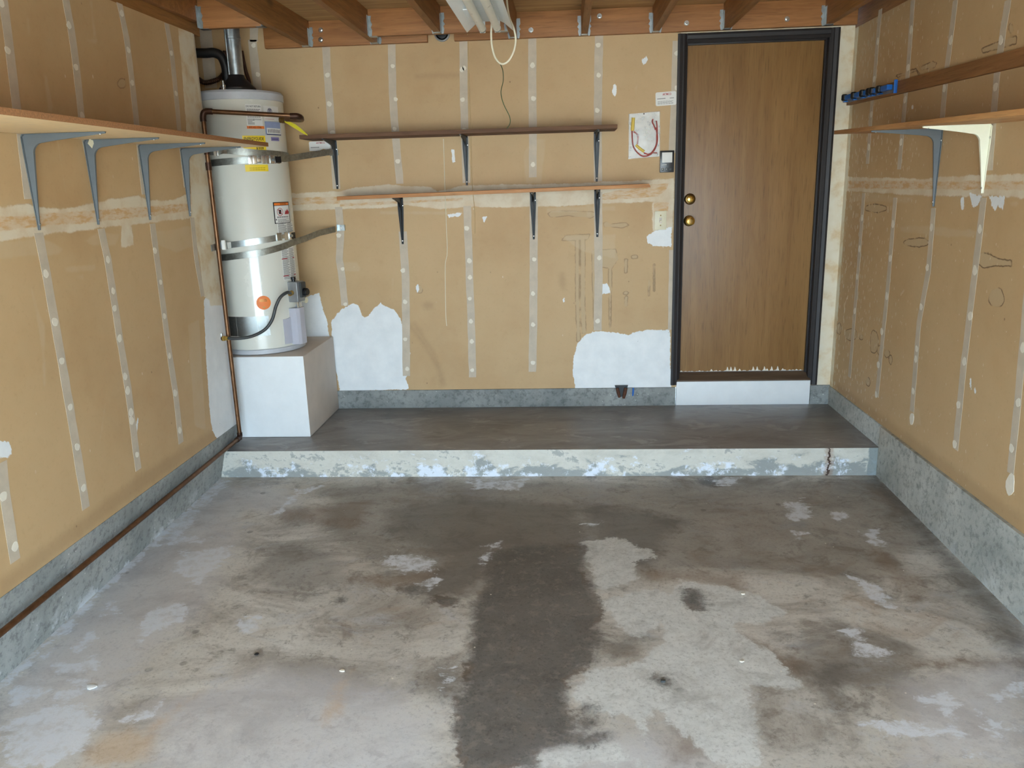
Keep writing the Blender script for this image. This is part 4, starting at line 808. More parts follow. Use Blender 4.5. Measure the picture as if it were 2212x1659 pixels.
# brand panel, white above blue
o, aL, aR, zt, zb = label((568, 228), (603, 262)); w = (aR - aL) * TR; hh = zt - zb
mb = MB(); cx, cy, R_ = w * .36, -hh * .36, .016
for k in range(20):
    a, b = 2 * math.pi * k / 20, 2 * math.pi * (k + 1) / 20
    mb.add([(cx + R_ * math.cos(a), cy + R_ * math.sin(a), 0), (cx + R_ * math.cos(b), cy + R_ * math.sin(b), 0), (cx + R_ * .8 * math.cos(b), cy + R_ * .8 * math.sin(b), 0), (cx + R_ * .8 * math.cos(a), cy + R_ * .8 * math.sin(a), 0)], [(0, 1, 2, 3)])
for dx in (-.006, 0, .006): mb.add([(cx + dx - .0018, cy - .009, 0), (cx + dx + .0018, cy - .009, 0), (cx + dx + .0018, cy + .009, 0), (cx + dx - .0018, cy + .009, 0)], [(0, 1, 2, 3)])
mb.add([(cx - .008, cy + .006, 0), (cx + .008, cy + .006, 0), (cx + .008, cy + .010, 0), (cx - .008, cy + .010, 0)], [(0, 1, 2, 3)])
wrap(mb, aL, zt, .0012, 'emblem', 'navy', o)
mb = MB(); mb.add([(w * .05, -hh * .92, 0), (w * .6, -hh * .92, 0), (w * .6, -hh * .90, 0), (w * .05, -hh * .90, 0)], [(0, 1, 2, 3)]); wrap(mb, aL, zt, .0012, 'print', 'ink_red', o)
o, aL, aR, zt, zb = label((571, 262), (607, 293), m='blue_label'); w = (aR - aL) * TR; hh = zt - zb
mb = MB(); mb.add([(w * .08, -hh * .92, 0), (w * .97, -hh * .92, 0), (w * .97, -hh * .48, 0), (w * .08, -hh * .48, 0)], [(0, 1, 2, 3)]); wrap(mb, aL, zt, .0011, 'panel', 'paper', o)
mb = MB()
for k in range(9):
    x = w * (.14 + .09 * k); y1_ = -hh * random.uniform(.5, .62); mb.add([(x, -hh * .84, 0), (x + w * .05, -hh * .84, 0), (x + w * .05, y1_, 0), (x, y1_, 0)], [(0, 1, 2, 3)])
wrap(mb, aL, zt, .0015, 'print', 'ink_grey', o)
mb = MB(); mb.add([(w * .06, -hh, 0), (w * .99, -hh, 0), (w * .99, -hh * .93, 0), (w * .06, -hh * .93, 0)], [(0, 1, 2, 3)]); wrap(mb, aL, zt, .0015, 'border', 'navy', o)
o, aL, aR, zt, zb = label((585, 296), (603, 305), m='purple'); w = (aR - aL) * TR; hh = zt - zb
mb = MB(); lines(mb, w * .1, w * .9, -hh * .7, -hh * .35, 1); wrap(mb, aL, zt, .0012, 'print', 'navy', o)
# energy label
o, aL, aR, zt, zb = label((523, 293), (576, 330), m='yellow'); w = (aR - aL) * TR; hh = zt - zb
mb = MB(); text_into(mb, 'ENERGYGUIDE', w * .06, -hh * .28, hh * .19, w * .86, .02); text_into(mb, '$309', w * .54, -hh * .82, hh * .15, w * .34, .018)
lines(mb, w * .12, w * .85, -hh * .38, -hh * .33, 1, frac=.3); wrap(mb, aL, zt, .0012, 'print', 'ink', o)
o, aL, aR, zt, zb = label((529, 356), (580, 370), m='yellow'); w = (aR - aL) * TR; hh = zt - zb
mb = MB(); lines(mb, w * .15, w * .9, -hh * .85, -hh * .3, 2, frac=.2); wrap(mb, aL, zt, .0012, 'print', 'brass_dark', o)
# warning label with black border
o, aL, aR, zt, zb = label((589, 437), (627, 481), m='ink'); w = (aR - aL) * TR; hh = zt - zb
mb = MB(); mb.add([(w * .05, -hh * .96, 0), (w * .95, -hh * .96, 0), (w * .95, -hh * .17, 0), (w * .05, -hh * .17, 0)], [(0, 1, 2, 3)]); wrap(mb, aL, zt, .0011, 'panel', 'paper', o)
mb = MB(); mb.add([(w * .05, -hh * .15, 0), (w * .95, -hh * .15, 0), (w * .95, -hh * .04, 0), (w * .05, -hh * .04, 0)], [(0, 1, 2, 3)]); wrap(mb, aL, zt, .0011, 'header', 'orange', o)
mb = MB(); text_into(mb, 'WARNING', w * .36, -hh * .13, hh * .07, w * .4, .01)
mb.add([(w * .26, -hh * .56, 0), (w * .40, -hh * .56, 0), (w * .40, -hh * .36, 0), (w * .26, -hh * .36, 0)], [(0, 1, 2, 3)]); lines(mb, w * .12, w * .9, -hh * .74, -hh * .66, 2); mb.add([(w * .07, -hh * .84, 0), (w * .12, -hh * .84, 0), (w * .12, -hh * .78, 0), (w * .07, -hh * .78, 0)], [(0, 1, 2, 3)]); wrap(mb, aL, zt, .0015, 'print', 'ink', o)
mb = MB(); lines(mb, w * .15, w * .92, -hh * .94, -hh * .78, 4); wrap(mb, aL, zt, .0015, 'print', 'ink_grey', o)
mb = MB(); cx, cy, R_ = w * .33, -hh * .46, w * .17
for k in range(24):
    a, b = 2 * math.pi * k / 24, 2 * math.pi * (k + 1) / 24
    mb.add([(cx + R_ * math.cos(a), cy + R_ * math.sin(a), 0), (cx + R_ * math.cos(b), cy + R_ * math.sin(b), 0), (cx + R_ * .86 * math.cos(b), cy + R_ * .86 * math.sin(b), 0), (cx + R_ * .86 * math.cos(a), cy + R_ * .86 * math.sin(a), 0)], [(0, 1, 2, 3)])
mb.add([(cx - R_ * .7, cy + R_ * .6, 0), (cx - R_ * .6, cy + R_ * .7, 0), (cx + R_ * .7, cy - R_ * .6, 0), (cx + R_ * .6, cy - R_ * .7, 0)], [(0, 1, 2, 3)])
fl_ = [(.60, -.58), (.90, -.58), (.92, -.48), (.86, -.40), (.84, -.30), (.79, -.42), (.76, -.34), (.71, -.46), (.67, -.38), (.64, -.48)]
mb.add([(w * a, hh * b, 0) for a, b in fl_], [tuple(range(len(fl_)))]); wrap(mb, aL, zt, .0017, 'print', 'ink_red', o)
# fine print labels
for q0, q1 in (((598, 482), (634, 507)), ((606, 535), (640, 601))):
    o, aL, aR, zt, zb = label(q0, q1); w = (aR - aL) * TR; hh = zt - zb; n = int(hh / .0055)
    mb = MB(); lines(mb, w * .03, w * .97, -hh * .97, -hh * .04, n, 2, .55); wrap(mb, aL, zt, .0012, 'print', 'ink_grey', o)
    if hh > .1:
        mb = MB()
        for y in (.36, .88): mb.add([(w * .0, -hh * y, 0), (w * .36, -hh * y, 0), (w * .36, -hh * y + .005, 0), (0, -hh * y + .005, 0)], [(0, 1, 2, 3)]); mb.add([(w * .78, -hh * y, 0), (w * .95, -hh * y, 0), (w * .95, -hh * y + .005, 0), (w * .78, -hh * y + .005, 0)], [(0, 1, 2, 3)])
        wrap(mb, aL, zt, .0015, 'print', 'ink_red', o)
# orange round sticker
a0, z0 = PC((569.5, 654)); pts = [(.040 * math.cos(2 * math.pi * k / 36), .040 * math.sin(2 * math.pi * k / 36), 0) for k in range(36)]
mb = MB().add(pts, [tuple(range(36))]); os_ = wrap(mb, a0, z0, .001, 'round_sticker', 'orange', wh)
mb = MB(); lines(mb, -.022, .022, .006, .022, 3); mb.add([(-.006, -.030, 0), (.006, -.030, 0), (.003, -.020, 0), (-.003, -.020, 0)], [(0, 1, 2, 3)]); wrap(mb, a0, z0, .0014, 'print', 'brass_dark', os_)
# galvanised foil band
aL, zt = PC((490, 683)); aR, zb = PC((585, 728)); o = patch('foil_band', M_['foil'], math.radians(-200), aR, zt - .115, zt, .0009, wh)
# burner cover sheet and flue channel
aL, zt = PC((610, 684)); az0, az1 = aL, math.radians(2); n = 22; V = []
for j in range(n + 1):
    t = j / n; az = az0 + (az1 - az0) * t; top = .682 + (.05 * max(0, (t - .12) / .5) ** 1.8 if t < .62 else .072)
    for r in (TR + .001, TR + .006): V += [cyl(az, .535, r), cyl(az, top, r)]
F = []
for j in range(n):
    a, b = 4 * j, 4 * (j + 1); F += [(a + 2, b + 2, b + 3, a + 3), (a, a + 1, b + 1, b), (a + 1, a + 3, b + 3, b + 1), (a, b, b + 2, a + 2)]
F += [(0, 2, 3, 1), (4 * n, 4 * n + 1, 4 * n + 3, 4 * n + 2)]
MB().add(V, F).build('burner_cover', M_['lavender'], wh, smooth=True, angle=50)
az = math.radians(-17); er = Vector((math.cos(az), math.sin(az), 0)); et = Vector((math.sin(az), -math.cos(az), 0)); o0 = cyl(az, 0, TR)
TV = Matrix.Identity(4); TV.col[0][:3] = et; TV.col[1][:3] = er; TV.col[2][:3] = (0, 0, 1); TV.col[3][:3] = o0     # local x toward the camera side, y outward
MB().prism([(-.045, -.01), (-.040, .040), (-.022, .052), (.022, .052), (.040, .040), (.047, -.01)], TV @ Vector((0, 0, .525)), et, er, (0, 0, 1), .215).build('burner_channel', M_['lavender'], wh, bevel=.003)
# gas valve
gv = MB().box(-.034, .040, -.01, .060, .775, .895, T=TV).build('gas_valve', M_['valve'], wh, bevel=.008, seg=3)
MB().box(-.03, .018, .055, .075, .80, .89, T=TV).build('valve_cover', M_['hose'], gv, bevel=.006)
MB().lathe([(.022, 0), (.024, .004), (.022, .022), (.018, .026)], TV @ Vector((-.006, .075, .832)), 20, er).build('control_knob', M_['black_gloss'], gv, smooth=True)
MB().lathe([(.011, 0), (.011, .012), (.015, .014), (.013, .028)], TV @ Vector((.018, .025, .893)), 14, (0, 0, 1)).build('pilot_button', M_['black_gloss'], gv, smooth=True)
for dx in (-.012, .014): MB().tube([TV @ Vector((dx, .034, .735)), TV @ Vector((dx, .034, .78))], .006, 10).build('burner_tube', M_['steel'], gv, smooth=True)
MB().lathe([(.012, 0), (.012, .03)], TV @ Vector((-.055, .015, .775)), 12, er).lathe([(.018, .03), (.018, .036)], TV @ Vector((-.055, .015, .775)), 8, er).build('drain_valve', M_['ivory'], wh, smooth=True)
# relief valve on the side near the top
rv = cyl(math.radians(-8), 1.795, TR); MB().tube([rv - Vector((.02, 0, 0)), rv + Vector((.05, -.005, 0))], .016, 14).lathe([(.02, 0), (.02, .012)], rv + Vector((.012, 0, 0)), 6, (1, 0, 0)).build('relief_valve', M_['brass_dark'], wh, smooth=True)
tg = MB(); a = rv + Vector((.035, -.03, -.01)); b = PY((664, 290), -.31)
dr = (b - a); up = Vector((0, -.35, .94)); wd_ = [.004, .012, .014, .012, .003]
for k, ww in enumerate(wd_):
    p = a + dr * k / 4 + Vector((0, 0, .006 * math.sin(k))); tg.v += [tuple(p - up * ww), tuple(p + up * ww), tuple(p - up * ww + Vector((0, .001, 0))), tuple(p + up * ww + Vector((0, .001, 0)))]
for k in range(4): i = 4 * k; tg.f += [(i, i + 4, i + 5, i + 1), (i + 2, i + 3, i + 7, i + 6)]
tg.build('warning_tag', M_['tagyellow'], wh)

# flue, hoses behind
fp = thing('flue_pipe', (TC.x, TC.y, TZ1 + .1), 'galvanised metal flue pipe rising from the water heater top', 'flue pipe')
MB().lathe([(.042, TZ1 + .09), (.042, 2.23), (.0435, 2.232), (.0435, 2.245), (.042, 2.247), (.042, JT)], TC, 40, capped=False).build('pipe', M_['galv'], fp, smooth=True)
MB().tube([TC + Vector((-.026, -.0355, TZ1 + .10)), TC + Vector((-.026, -.0355, JT))], .0028, 8).build('seam', M_['galv'], fp)
hp = [PY(p, -.30) for p in ((415, 112), (440, 115), (462, 114), (478, 122), (487, 142), (490, 165), (490, 188))]; hp[0].x = -1.93; hp[-1].z = TZ1 + .004
ho = MB().tube(catmull(hp, 6), .026, 14).build('insulated_pipe', M_['black'], smooth=True); tag(ho, 'black foam insulated pipe arching over the water heater beside the flue', 'pipe')
hp = [PY(p, -.22) for p in ((425, 168), (440, 178), (458, 176), (476, 168), (486, 150), (486, 110))]
pts = catmull(hp, 10); ho = MB().tube(pts, [.012 + .003 * (i % 2) for i in range(len(pts))], 12).build('corrugated_connector', M_['copper_dark'], smooth=True); tag(ho, 'dark corrugated copper connector curving behind the insulated pipe', 'pipe')
hp = [PY(p, -.22) for p in ((522, 110), (530, 150), (538, 175), (541, 198))]
ho = MB().tube(catmull(hp, 6), .010, 12).build('copper_connector', M_['copper_dark'], smooth=True); tag(ho, 'thin brown copper connector on the wall side of the flue pipe', 'pipe')

# copper discharge pipe
cp = thing('copper_pipe', (-1.637, -.745, .05), 'aged copper discharge pipe around the heater front and down the corner', 'pipe')
A = Vector((-1.633, -.748, 1.803)); B = PY((640, 250.5), -.66); r = .0118
MB().tube([A - Vector((0, 0, .03)), Vector((-1.634, -.748, .03))], r, 16).build('down_pipe', M_['copper'], cp, smooth=True)
E1 = A + Vector((0.02, 0.004, .018))
MB().tube(catmull([A - Vector((0, 0, .032)), A - Vector((0, 0, .012)), A + Vector((.006, .001, .010)), E1, E1 + Vector((.03, .004, -.001))], 5), .0155, 16).build('elbow', M_['copper_dark'], cp, smooth=True)
MB().tube([E1 + Vector((.015, .003, 0)), B], r, 16).build('cross_pipe', M_['copper'], cp, smooth=True)
MB().tube(catmull([B + Vector((-.03, -.006, 0)), B, B + Vector((.012, .016, -.004)), B + Vector((.010, .045, -.006))], 5), .0155, 16).build('elbow', M_['copper_dark'], cp, smooth=True)
MB().tube(catmull([B + Vector((.010, .03, -.005)), B + Vector((-.02, .14, -.01)), rv + Vector((.05, -.03, 0)), rv + Vector((.045, 0, 0))], 6), r, 14).build('return_pipe', M_['copper'], cp, smooth=True)
for z in (1.545, 1.625): MB().lathe([(.0150, -.02), (.0155, 0), (.0150, .02)], (-1.6335, -.748, z), 16).build('coupling', M_['copper_dark'], cp, smooth=True)
FP = [Vector((-1.634, -.748, .045)), Vector((-1.634, -.760, .038))]
MB().tube(catmull([Vector((-1.634, -.748, .07)), Vector((-1.634, -.75, .05)), Vector((-1.633, -.775, .042)), Vector((-1.632, -.80, .042))], 5), .0152, 16).build('elbow', M_['copper_dark'], cp, smooth=True)
MB().tube([Vector((-1.632, -.79, .042)), Vector((-1.634, -1.9, .026)), Vector((-1.632, -3.4, .012)), Vector((-1.632, -5.6, -.005))], r, 14).build('curb_run', M_['copper'], cp, smooth=True)

# gas shutoff and hose
gs = thing('gas_shutoff', PY((478, 731), -.79), 'small black and steel gas shutoff valve on the left wall corner', 'valve')
q0 = PY((466, 732), -.80); q1 = PY((494, 730), -.80)
MB().tube([Vector((XL + .0005, q0.y, q0.z)), q0.lerp(q1, .55)], .013, 12).build('body', M_['copper_dark'], gs, smooth=True)
MB().box(-.018, .018, -.008, .008, .008, .030, T=Matrix.Translation(q0.lerp(q1, .3))).build('handle', M_['steel'], gs, bevel=.003)
MB().lathe([(.015, 0), (.015, .012), (.012, .016), (.012, .03)], q0.lerp(q1, .55), 6, (1, 0, 0)).build('nut', M_['brass'], gs)
gh = thing('gas_hose', q1, 'dark grey flexible gas hose looping across the water heater front', 'hose')
end = TV @ Vector((.044, .025, .832))
hp = [q0.lerp(q1, .8), PY((515, 731), -.76), PY((545, 726), -.72), PY((572, 712), -.68), PY((588, 690), -.66), PY((596, 662), -.645), PY((606, 642), -.63), PY((620, 632), -.59), end + Vector((.0, -.02, -.002))]
MB().tube(catmull(hp, 7), .0092, 14).build('hose', M_['hose'], gh, smooth=True)
ex = (end - hp[-1]).normalized()
MB().lathe([(.0125, -.008), (.0125, .012), (.0145, .014), (.0145, .028)], hp[-1] - ex * .006, 8, ex).build('brass_nut', M_['brass'], gh)

# earthquake straps
def band(name, pts, hgt, m, parent, th=.0016):
    pts = [Vector(p) for p in pts]; V = []; n = len(pts)
    for i, p in enumerate(pts):
        t = (pts[min(i + 1, n - 1)] - pts[max(i - 1, 0)]); t.z *= 0; s = t.normalized().cross(Vector((0, 0, 1))) * th
        for a in (p - s, p + s):
            V += [a - Vector((0, 0, hgt / 2)), a + Vector((0, 0, hgt / 2))]
    F = []
    for i in range(n - 1):
        a, b = 4 * i, 4 * i + 4; F += [(a, b, b + 1, a + 1), (a + 2, a + 3, b + 3, b + 2), (a + 1, b + 1, b + 3, a + 3), (a, a + 2, b + 2, b)]
    F += [(0, 1, 3, 2), (4 * n - 4, 4 * n - 2, 4 * n - 1, 4 * n - 3)]
    return MB().add(V, F).build(name, m, parent, smooth=True)
def arc(a0, z0, a1, z1, off, n=26): return [cyl(a0 + (a1 - a0) * i / n, z0 + (z1 - z0) * i / n, TR + off) for i in range(n + 1)]
rad = math.radians
# upper
su = thing('earthquake_strap', (TC.x, TC.y, 1.6), 'upper galvanised earthquake strap around the water heater below the yellow label', 'strap')
aA, zA = PC((490, 325)); aB, zB = PC((560, 331)); aE, zE = PC((600, 338))
cl_ = PY((462, 327), -.735)
band('band', [Vector((XL - .0, YL - .002, cl_.z)), cl_ + Vector((.02, .01, 0)), cyl(aA - .06, zA + .001, TR + .022)] + arc(aA, zA, aB, zB, .0035) + arc(aB + .03, zB, rad(60), zB - .02, .0035), .036, M_['galv_dull'], su)
MB().box(-.012, .012, -.008, .004, -.026, .026, T=Matrix.Translation(cl_ + Vector((.014, -.004, 0)))).build('clip', M_['steel'], su, bevel=.002)
aL_, zL = PC((470, 351)); aM, zM = PC((545, 346)); aR_, zR = PC((600, 342)); wbk = PY((722, 329), -.02)
azt = rad(-8)
pts = arc(rad(-200), zL - .02, aL_, zL, .003) + arc(aL_ + .03, zL, aR_, zR, .003) + arc(aR_ + .03, zR, azt, zR - .002, .003)
band('band', pts + [wbk + Vector((-.03, -.03, 0)), wbk + Vector((-.005, -.012, 0))], .036, M_['galv_dull'], su)
def buckle(a0, a1, z, parent):
    m = MB(); n = 8
    for i in range(n):
        x, y = a0 + (a1 - a0) * i / n, a0 + (a1 - a0) * (i + .92) / n
        hh = .022 if i not in (2,) else .012
        o_ = .012 if i in (0, 5) else .007
        v = [cyl(a, z + s * hh, TR + r) for a in (x, y) for s in (-1, 1) for r in (.004, o_)]
        m.add(v, [(0, 1, 3, 2), (4, 6, 7, 5), (0, 4, 5, 1), (2, 3, 7, 6), (0, 2, 6, 4), (1, 5, 7, 3)])
    b = m.build('buckle', M_['steel'], parent, bevel=.001)
    am = a0 + (a1 - a0) * .72; nn = Vector((math.cos(am), math.sin(am), 0))
    MB().lathe([(.008, .0), (.008, .012), (.006, .015)], cyl(am, z, TR + .006), 6, nn).build('bolt', M_['galv'], b)
    MB().box(-.004, .004, -.02, .02, -.018, .018, T=Matrix.Translation(cyl(a0 + (a1 - a0) * .9, z, TR + .008)) @ Matrix.Rotation(am, 4, 'Z')).build('plate', M_['black_gloss'], b)
    return b
aK0, zK = PC((536, 346)); aK1, _ = PC((603, 346)); buckle(aK0, aK1, zK + .002, su)
def wall_clip(parent, p):
    m = MB().box(-.018, .026, -.003, .0, -.018, .018, T=Matrix.Translation(Vector((p.x, -.001, p.z)))).box(-.020, -.017, -.03, 0, -.022, .022, T=Matrix.Translation(Vector((p.x, -.001, p.z)))).box(.023, .026, -.014, 0, -.018, .018, T=Matrix.Translation(Vector((p.x, -.001, p.z))))
    c = m.build('wall_clip', M_['galv'], parent); MB().lathe([(.007, 0), (.006, .006)], Vector((p.x, -.004, p.z)), 6, (0, -1, 0)).build('lag_screw', M_['steel'], c)
wall_clip(su, PY((722, 329), 0))
# lower
sl = thing('earthquake_strap', (TC.x, TC.y, 1.1), 'lower galvanised earthquake strap around the water heater below the warning label', 'strap')
aA, zA = PC((500, 529)); aB, zB = PC((600, 513)); cl_ = PY((480, 529), -.735)
band('band', [Vector((XL + .002, -.80, cl_.z - .012)), Vector((XL + .004, YL - .01, cl_.z - .008)), cl_ + Vector((.005, .01, 0)), cyl(aA - .06, zA - .001, TR + .02)] + arc(aA, zA, aB, zB, .0035), .034, M_['galv'], sl)
MB().box(-.010, .010, -.010, .006, -.026, .026, T=Matrix.Translation(cl_ + Vector((.012, -.005, 0)))).build('clip', M_['paper'], sl, bevel=.002)
aL_, zL = PC((486, 556)); aM, zM = PC((560, 546)); aR_, zR = PC((628, 525)); wbk = PY((725, 495), -.02)
pts = arc(rad(-200), zL - .04, aL_, zL, .006) + arc(aL_ + .03, zL, aM, zM, .006) + arc(aM + .03, zM, aR_, zR, .006)
band('band', pts + [PY((660, 515), -.30), PY((690, 503), -.16), wbk + Vector((0, -.01, 0))], .036, M_['galv_dull'], sl)
aK0, zK = PC((596, 512)); aK1, _ = PC((632, 506)); buckle(aK0, aK1, zK, sl)
wall_clip(sl, PY((737, 492), 0))

# ------------------------------------------------------------------ shop light
lx, ly0, ly1 = -0.117, -1.97, -0.745
li = thing('shop_light', (lx, -1.35, 2.19), 'white two tube fluorescent shop light hung under the joists', 'light')
prof = [(-.116, 2.148), (-.070, 2.186), (-.050, 2.196), (.050, 2.196), (.070, 2.186), (.116, 2.148)]
pr2 = [(a, z + .0025) for a, z in prof][::-1]
MB().prism(prof + pr2, (lx, ly0, 0), (1, 0, 0), (0, 0, 1), (0, 1, 0), ly1 - ly0).build('reflector', M_['lamp_white'], li)
boxo('channel', M_['lamp_white'], (lx - .03, lx + .03, ly0 + .01, ly1 - .01, 2.199, 2.229), li, .003)
boxo('ballast_cover', M_['lamp_white'], (lx - .105 + .02, lx - .06, ly1 - .42, ly1 - .16, 2.170, 2.176), li, .004)
for dx in (-.037, .037):
    tb = MB().lathe([(.0185, 0), (.0185, ly1 - .035 - ly0 - .02)], (lx + dx, ly0 + .02, 2.160), 24, (0, 1, 0)).build('tube', M_['tube'], li, smooth=True)
    MB().lathe([(.0192, 0), (.0192, .022), (.016, .028)], (lx + dx, ly1 - .036, 2.160), 24, (0, 1, 0)).build('end_cap', M_['valve'], tb, smooth=True)
    for yy in (ly0 + .004, ly1 - .012): boxo('socket', M_['lamp_white'], (lx + dx - .014, lx + dx + .014, yy, yy + .01, 2.142, 2.195), li, .003)
cq = [(1062, 50, -.72), (1061, 75, -.72), (1063, 100, -.72), (1070, 125, -.72), (1083, 138, -.72), (1098, 132, -.72), (1110, 110, -.72), (1114, 85, -.72), (1110, 62, -.74), (1101, 40, -.80), (1097, 20, -.88), (1095, 2, -.96), (1093, -14, -1.04)]
MB().tube(catmull([PY((a, b), y) for a, b, y in cq], 6), .0048, 10).build('cord', M_['cord'], li, smooth=True)
gw = MB().tube(catmull([PY((1081, 139), -.70), PY((1086, 152), -.6), PY((1087, 175), -.45), PY((1082, 200), -.35), PY((1088, 225), -.3), PY((1100, 250), -.27), PY((1102, 265), -.255), PY((1095, 278), -.254)], 6), .0022, 8).build('thin_wire', M_['green_wire'], smooth=True)
tag(gw, 'thin green wire hanging from the white cord down to the upper shelf', 'wire')
w1 = MB().tube(catmull([PY((1010, 74), -.042), PY((1011, 95), -.006), PY((1014, 200), -.005), PY((1018, 290), -.005), PY((1017, 300), -.004), PY((1020, 395), -.004), PY((1025, 450), -.004), PY((1026, 480), -.004), PY((1026, 503), -.004), PY((1022, 504), -.004)], 5), .002, 8).build('bell_wire', M_['string'], smooth=True)
tag(w1, 'tan bell wire running down the back wall beside the middle stud', 'wire')
w2 = MB().tube(catmull([PY((958, 300), -.004), PY((961, 400), -.004), PY((964, 480), -.004), PY((966, 545), -.004), PY((962, 570), -.004), PY((962, 620), -.004), PY((963, 680), -.004), PY((965, 704), -.004)], 5), .0022, 8).build('bell_wire', M_['cord'], smooth=True)
tag(w2, 'pale wire hanging straight down the back wall left of the middle stud tape', 'wire')

# ------------------------------------------------------------------ small things on the back wall
def flat(mb, o, u, v, n): mb.v = [tuple(Vector(o) + Vector(u) * a[0] + Vector(v) * a[1] + Vector(n) * a[2]) for a in mb.v]; return mb
def card(name, px0, px1, lab, cat, rot, torn=False):
    a = PY(px0, 0); b = PY(px1, 0); w, h = b.x - a.x, a.z - b.z; u = Vector((math.cos(rot), 0, math.sin(rot))); v = Vector((-math.sin(rot), 0, math.cos(rot))); n = Vector((0, -1, 0))
    o0 = Vector((a.x, -.0005, b.z)); r = .006
    poly = [(r, 0), (w - r, 0), (w, r), (w, h - r), (w - r, h), (r, h), (0, h - r), (0, r)]
    if torn: poly = [(0, 0), (w * .45, 0), (w * .66, h * .2), (w * .8, h * .12), (w, .1 * h), (w, h - r), (w - r, h), (r, h), (0, h - r)]
    c = MB().prism(poly, o0, u, v, n, .0008).build(name, M_['paper'])
    tag(c, lab, cat)
    mb = MB(); text_into(mb, 'ARTMICO', w * .34, h * .74, h * .17, w * .42, .02); flat(mb, o0 + n * .0011, u, v, n).build('print', M_['ink_red'], c)
    mb = MB()
    if torn: lines(mb, w * .06, w * .5, h * .30, h * .42, 1, frac=.7)
    else:
        lines(mb, w * .07, w * .5, h * .48, h * .56, 1, frac=.7); lines(mb, w * .07, w * .9, h * .1, h * .36, 4, frac=.35); lines(mb, w * .68, w * .9, h * .48, h * .56, 1, frac=.6)
    flat(mb, o0 + n * .0011, u, v, n).build('print', M_['ink_grey'], c); return c
card('warning_card', (1417, 200), (1461, 228), 'white printed card with red heading tucked against the door casing', 'card', .04)
card('warning_card', (667, 306), (714, 325), 'torn white printed card with red heading under the upper shelf end', 'card', .0, True)
# bag of red leads
a, b = PY((1358, 246), 0), PY((1424, 342), 0); w, h = b.x - a.x, a.z - b.z
bgp = [(0, 0), (.004, h), (w * .46, h + .004), (w * .47, h - .006), (w * .53, h - .006), (w * .54, h + .006), (w, h + .010), (w + .006, .012), (w * .5, .002)]
bag = MB(); nx, nz = 12, 16; V = []
for s in (0, 1):
    for j in range(nz + 1):
        for i in range(nx + 1):
            uu, vv = i / nx, j / nz; puff = math.sin(math.pi * uu) ** .6 * math.sin(math.pi * min(1, vv * 1.08) if vv < .93 else .0) ** .6 if 0 < uu < 1 and 0 < vv < .92 else 0
            V.append((a.x + w * uu + .006 * (1 - vv) * uu, -.001 - (s * (.002 + .014 * abs(puff)) + s * .0015 * math.sin(9 * uu + 7 * vv)), b.z + h * vv + .010 * uu))
K = (nx + 1) * (nz + 1); F = []
for s in (0, 1):
    for j in range(nz):
        for i in range(nx):
            q = s * K + j * (nx + 1) + i; F.append((q, q + 1, q + nx + 2, q + nx + 1))
bg_ = MB().add(V, F).build('plastic_bag', M_['bag'], smooth=True); tag(bg_, 'clear plastic bag pinned on the back wall beside the door', 'bag')
MB().prism([(.003, .003), (w, .012), (w - .003, h + .006), (.004, h - .002)], (a.x, -.0022, b.z), (1, 0, 0), (0, 0, 1), (0, -1, 0), .0006).build('back_sheet', M_['paper'], bg_)
MB().lathe([(.004, 0), (.004, .003)], PY((1391, 246), -.004), 10, (0, -1, 0)).build('staple', M_['copper_dark'], bg_)
ld = thing('test_lead', PY((1392, 300), -.008), 'red leads with yellow sleeves looped inside the clear bag', 'cord')
def bl(pts, r, m, nm, y=-.008): return MB().tube(catmull([PY((1340 + x / 11.06, 230 + yy / 11.06), y) for x, yy in pts], 5), r, 10).build(nm, M_[m], ld, smooth=True)
bl([(280, 580), (285, 750), (310, 950), (400, 1090), (520, 1180), (640, 1180), (760, 1110), (850, 960), (885, 780), (870, 600), (840, 500)], .0042, 'red_cord', 'lead')
bl([(320, 600), (380, 640), (420, 700), (415, 800), (405, 900)], .0048, 'red_cord', 'lead')
bl([(560, 1110), (680, 1140), (780, 1060), (860, 900), (870, 700), (880, 560), (870, 400), (860, 340)], .0036, 'red_cord', 'lead', -.012)
bl([(840, 560), (800, 450), (765, 370), (780, 300)], .0040, 'red_cord', 'lead', -.010)
bl([(640, 1150), (760, 1110), (880, 1110)], .0034, 'red_cord', 'lead', -.006)
bl([(310, 270), (300, 420), (290, 580)], .010, 'amber', 'sleeve'); bl([(370, 920), (460, 1000), (570, 1080)], .0085, 'amber', 'sleeve')
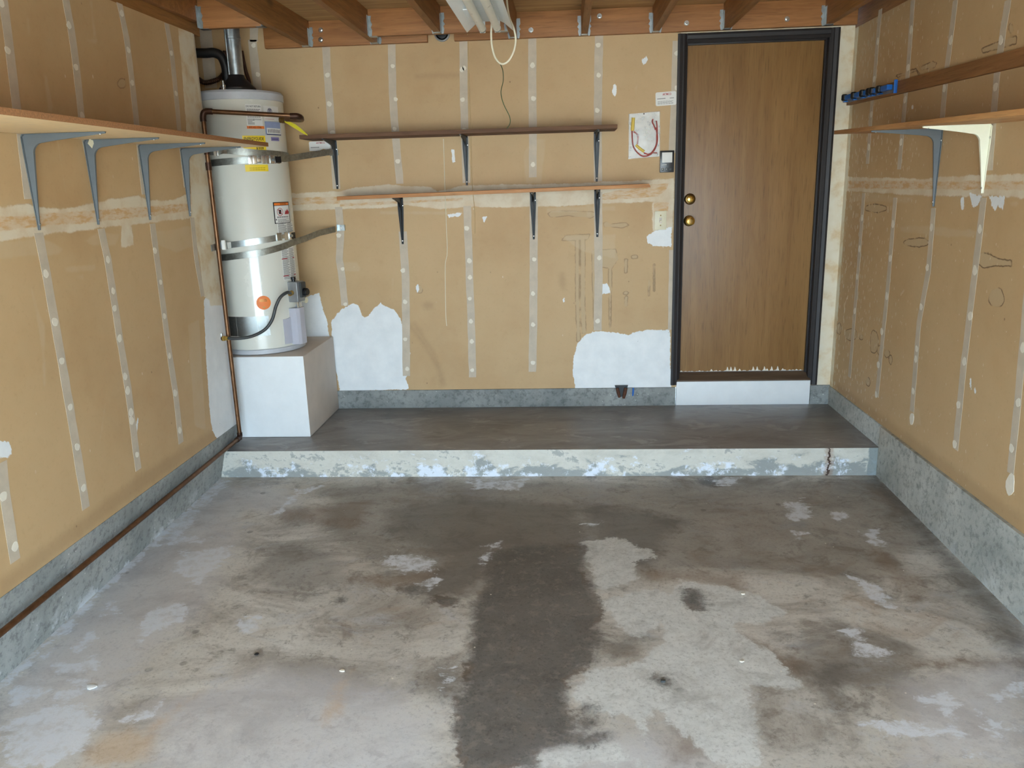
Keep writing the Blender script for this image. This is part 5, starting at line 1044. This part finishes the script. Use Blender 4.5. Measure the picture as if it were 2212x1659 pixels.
# opener control
a, b = PY((1425.5, 326), 0), PY((1455, 372), 0); gc = thing('wall_control', (a.lerp(b, .5)), 'black wall control with a white push bar beside the door casing', 'control')
w, h = b.x - a.x, a.z - b.z
MB().box(a.x, b.x, -.016, -.0012, b.z, a.z).build('housing', M_['black_gloss'], gc, bevel=.003)
MB().box(a.x + w * .13, a.x + w * .86, -.021, -.0162, a.z - h * .55, a.z - h * .08).build('push_bar', M_['paper'], gc, bevel=.002)
mb = MB(); lines(mb, w * .12, w * .5, h * .31, h * .38, 1, frac=.8); flat(mb, (a.x, -.0164, b.z), (1, 0, 0), (0, 0, 1), (0, -1, 0)).build('print', M_['paper_grey'], gc)
for k in range(3):
    x = a.x + w * (.2 + .27 * k); MB().box(x - .007, x + .007, -.019, -.0162, b.z + h * .09, b.z + h * .20).build('button', M_['hose'], gc, bevel=.002)
    if k < 2: mb = MB(); mb.add([(-.003, -.004, 0), (.003, .001, 0), (.001, .005, 0), (-.003, .003, 0)], [(0, 1, 2, 3)]); flat(mb, (x, -.0193, b.z + h * .145), (1, 0, 0), (0, 0, 1), (0, -1, 0)).build('button_mark', M_['paper_grey'], gc)
# switch plate
a, b = PY((1414.5, 456), 0), PY((1439, 496), 0); sp = thing('switch_plate', a.lerp(b, .5), 'ivory switch plate in the rough plaster patch left of the door', 'switch'); w, h = b.x - a.x, a.z - b.z
MB().box(a.x, b.x, -.006, -.001, b.z, a.z).build('plate', M_['ivory'], sp, bevel=.002)
cx = (a.x + b.x) / 2; cz = (a.z + b.z) / 2
MB().box(cx - .008, cx + .008, -.0068, -.006, cz - .016, cz + .016).build('toggle_slot', M_['stand_side'], sp, bevel=.0003)
MB().box(cx - .005, cx + .005, -.018, -.0066, cz - .008, cz + .002).build('toggle', M_['ivory'], sp, bevel=.002)
for s in (-1, 1): MB().lathe([(.004, 0), (.003, .0014)], (cx, -.006, cz + s * .030), 10, (0, -1, 0)).build('screw', M_['brass_dark'], sp)

# ------------------------------------------------------------------ loose bits on the floor
def chip(p, r, lab, m, h=.004):
    c = PF(p); k = 9; pts = [(r * random.uniform(.6, 1.1) * math.cos(2 * math.pi * i / k), r * .7 * random.uniform(.6, 1.1) * math.sin(2 * math.pi * i / k)) for i in range(k)]
    o = MB().prism(pts, c + Vector((0, 0, .0008)), (1, 0, 0), (0, 1, SLOPE), (0, 0, 1), h).build('debris', M_[m], bevel=.001); tag(o, lab, 'debris')
chip((198, 1484), .022, 'white paint flake lying on the floor near the left curb', 'white_paint', .003)
chip((740, 1450), .012, 'small white plaster crumb on bare concrete left of the oil strip', 'mud')
chip((1602, 1430), .009, 'tiny white crumb on the pale scrubbed concrete', 'mud')
chip((1605, 1284), .008, 'tiny white crumb on the concrete beyond the scrubbed patch', 'mud')
chip((1432, 1473), .011, 'small dark grey lump on the pale scrubbed concrete', 'hose', .006)
chip((555, 1414), .010, 'small black scrap on the bare concrete left of the oil strip', 'black', .003)
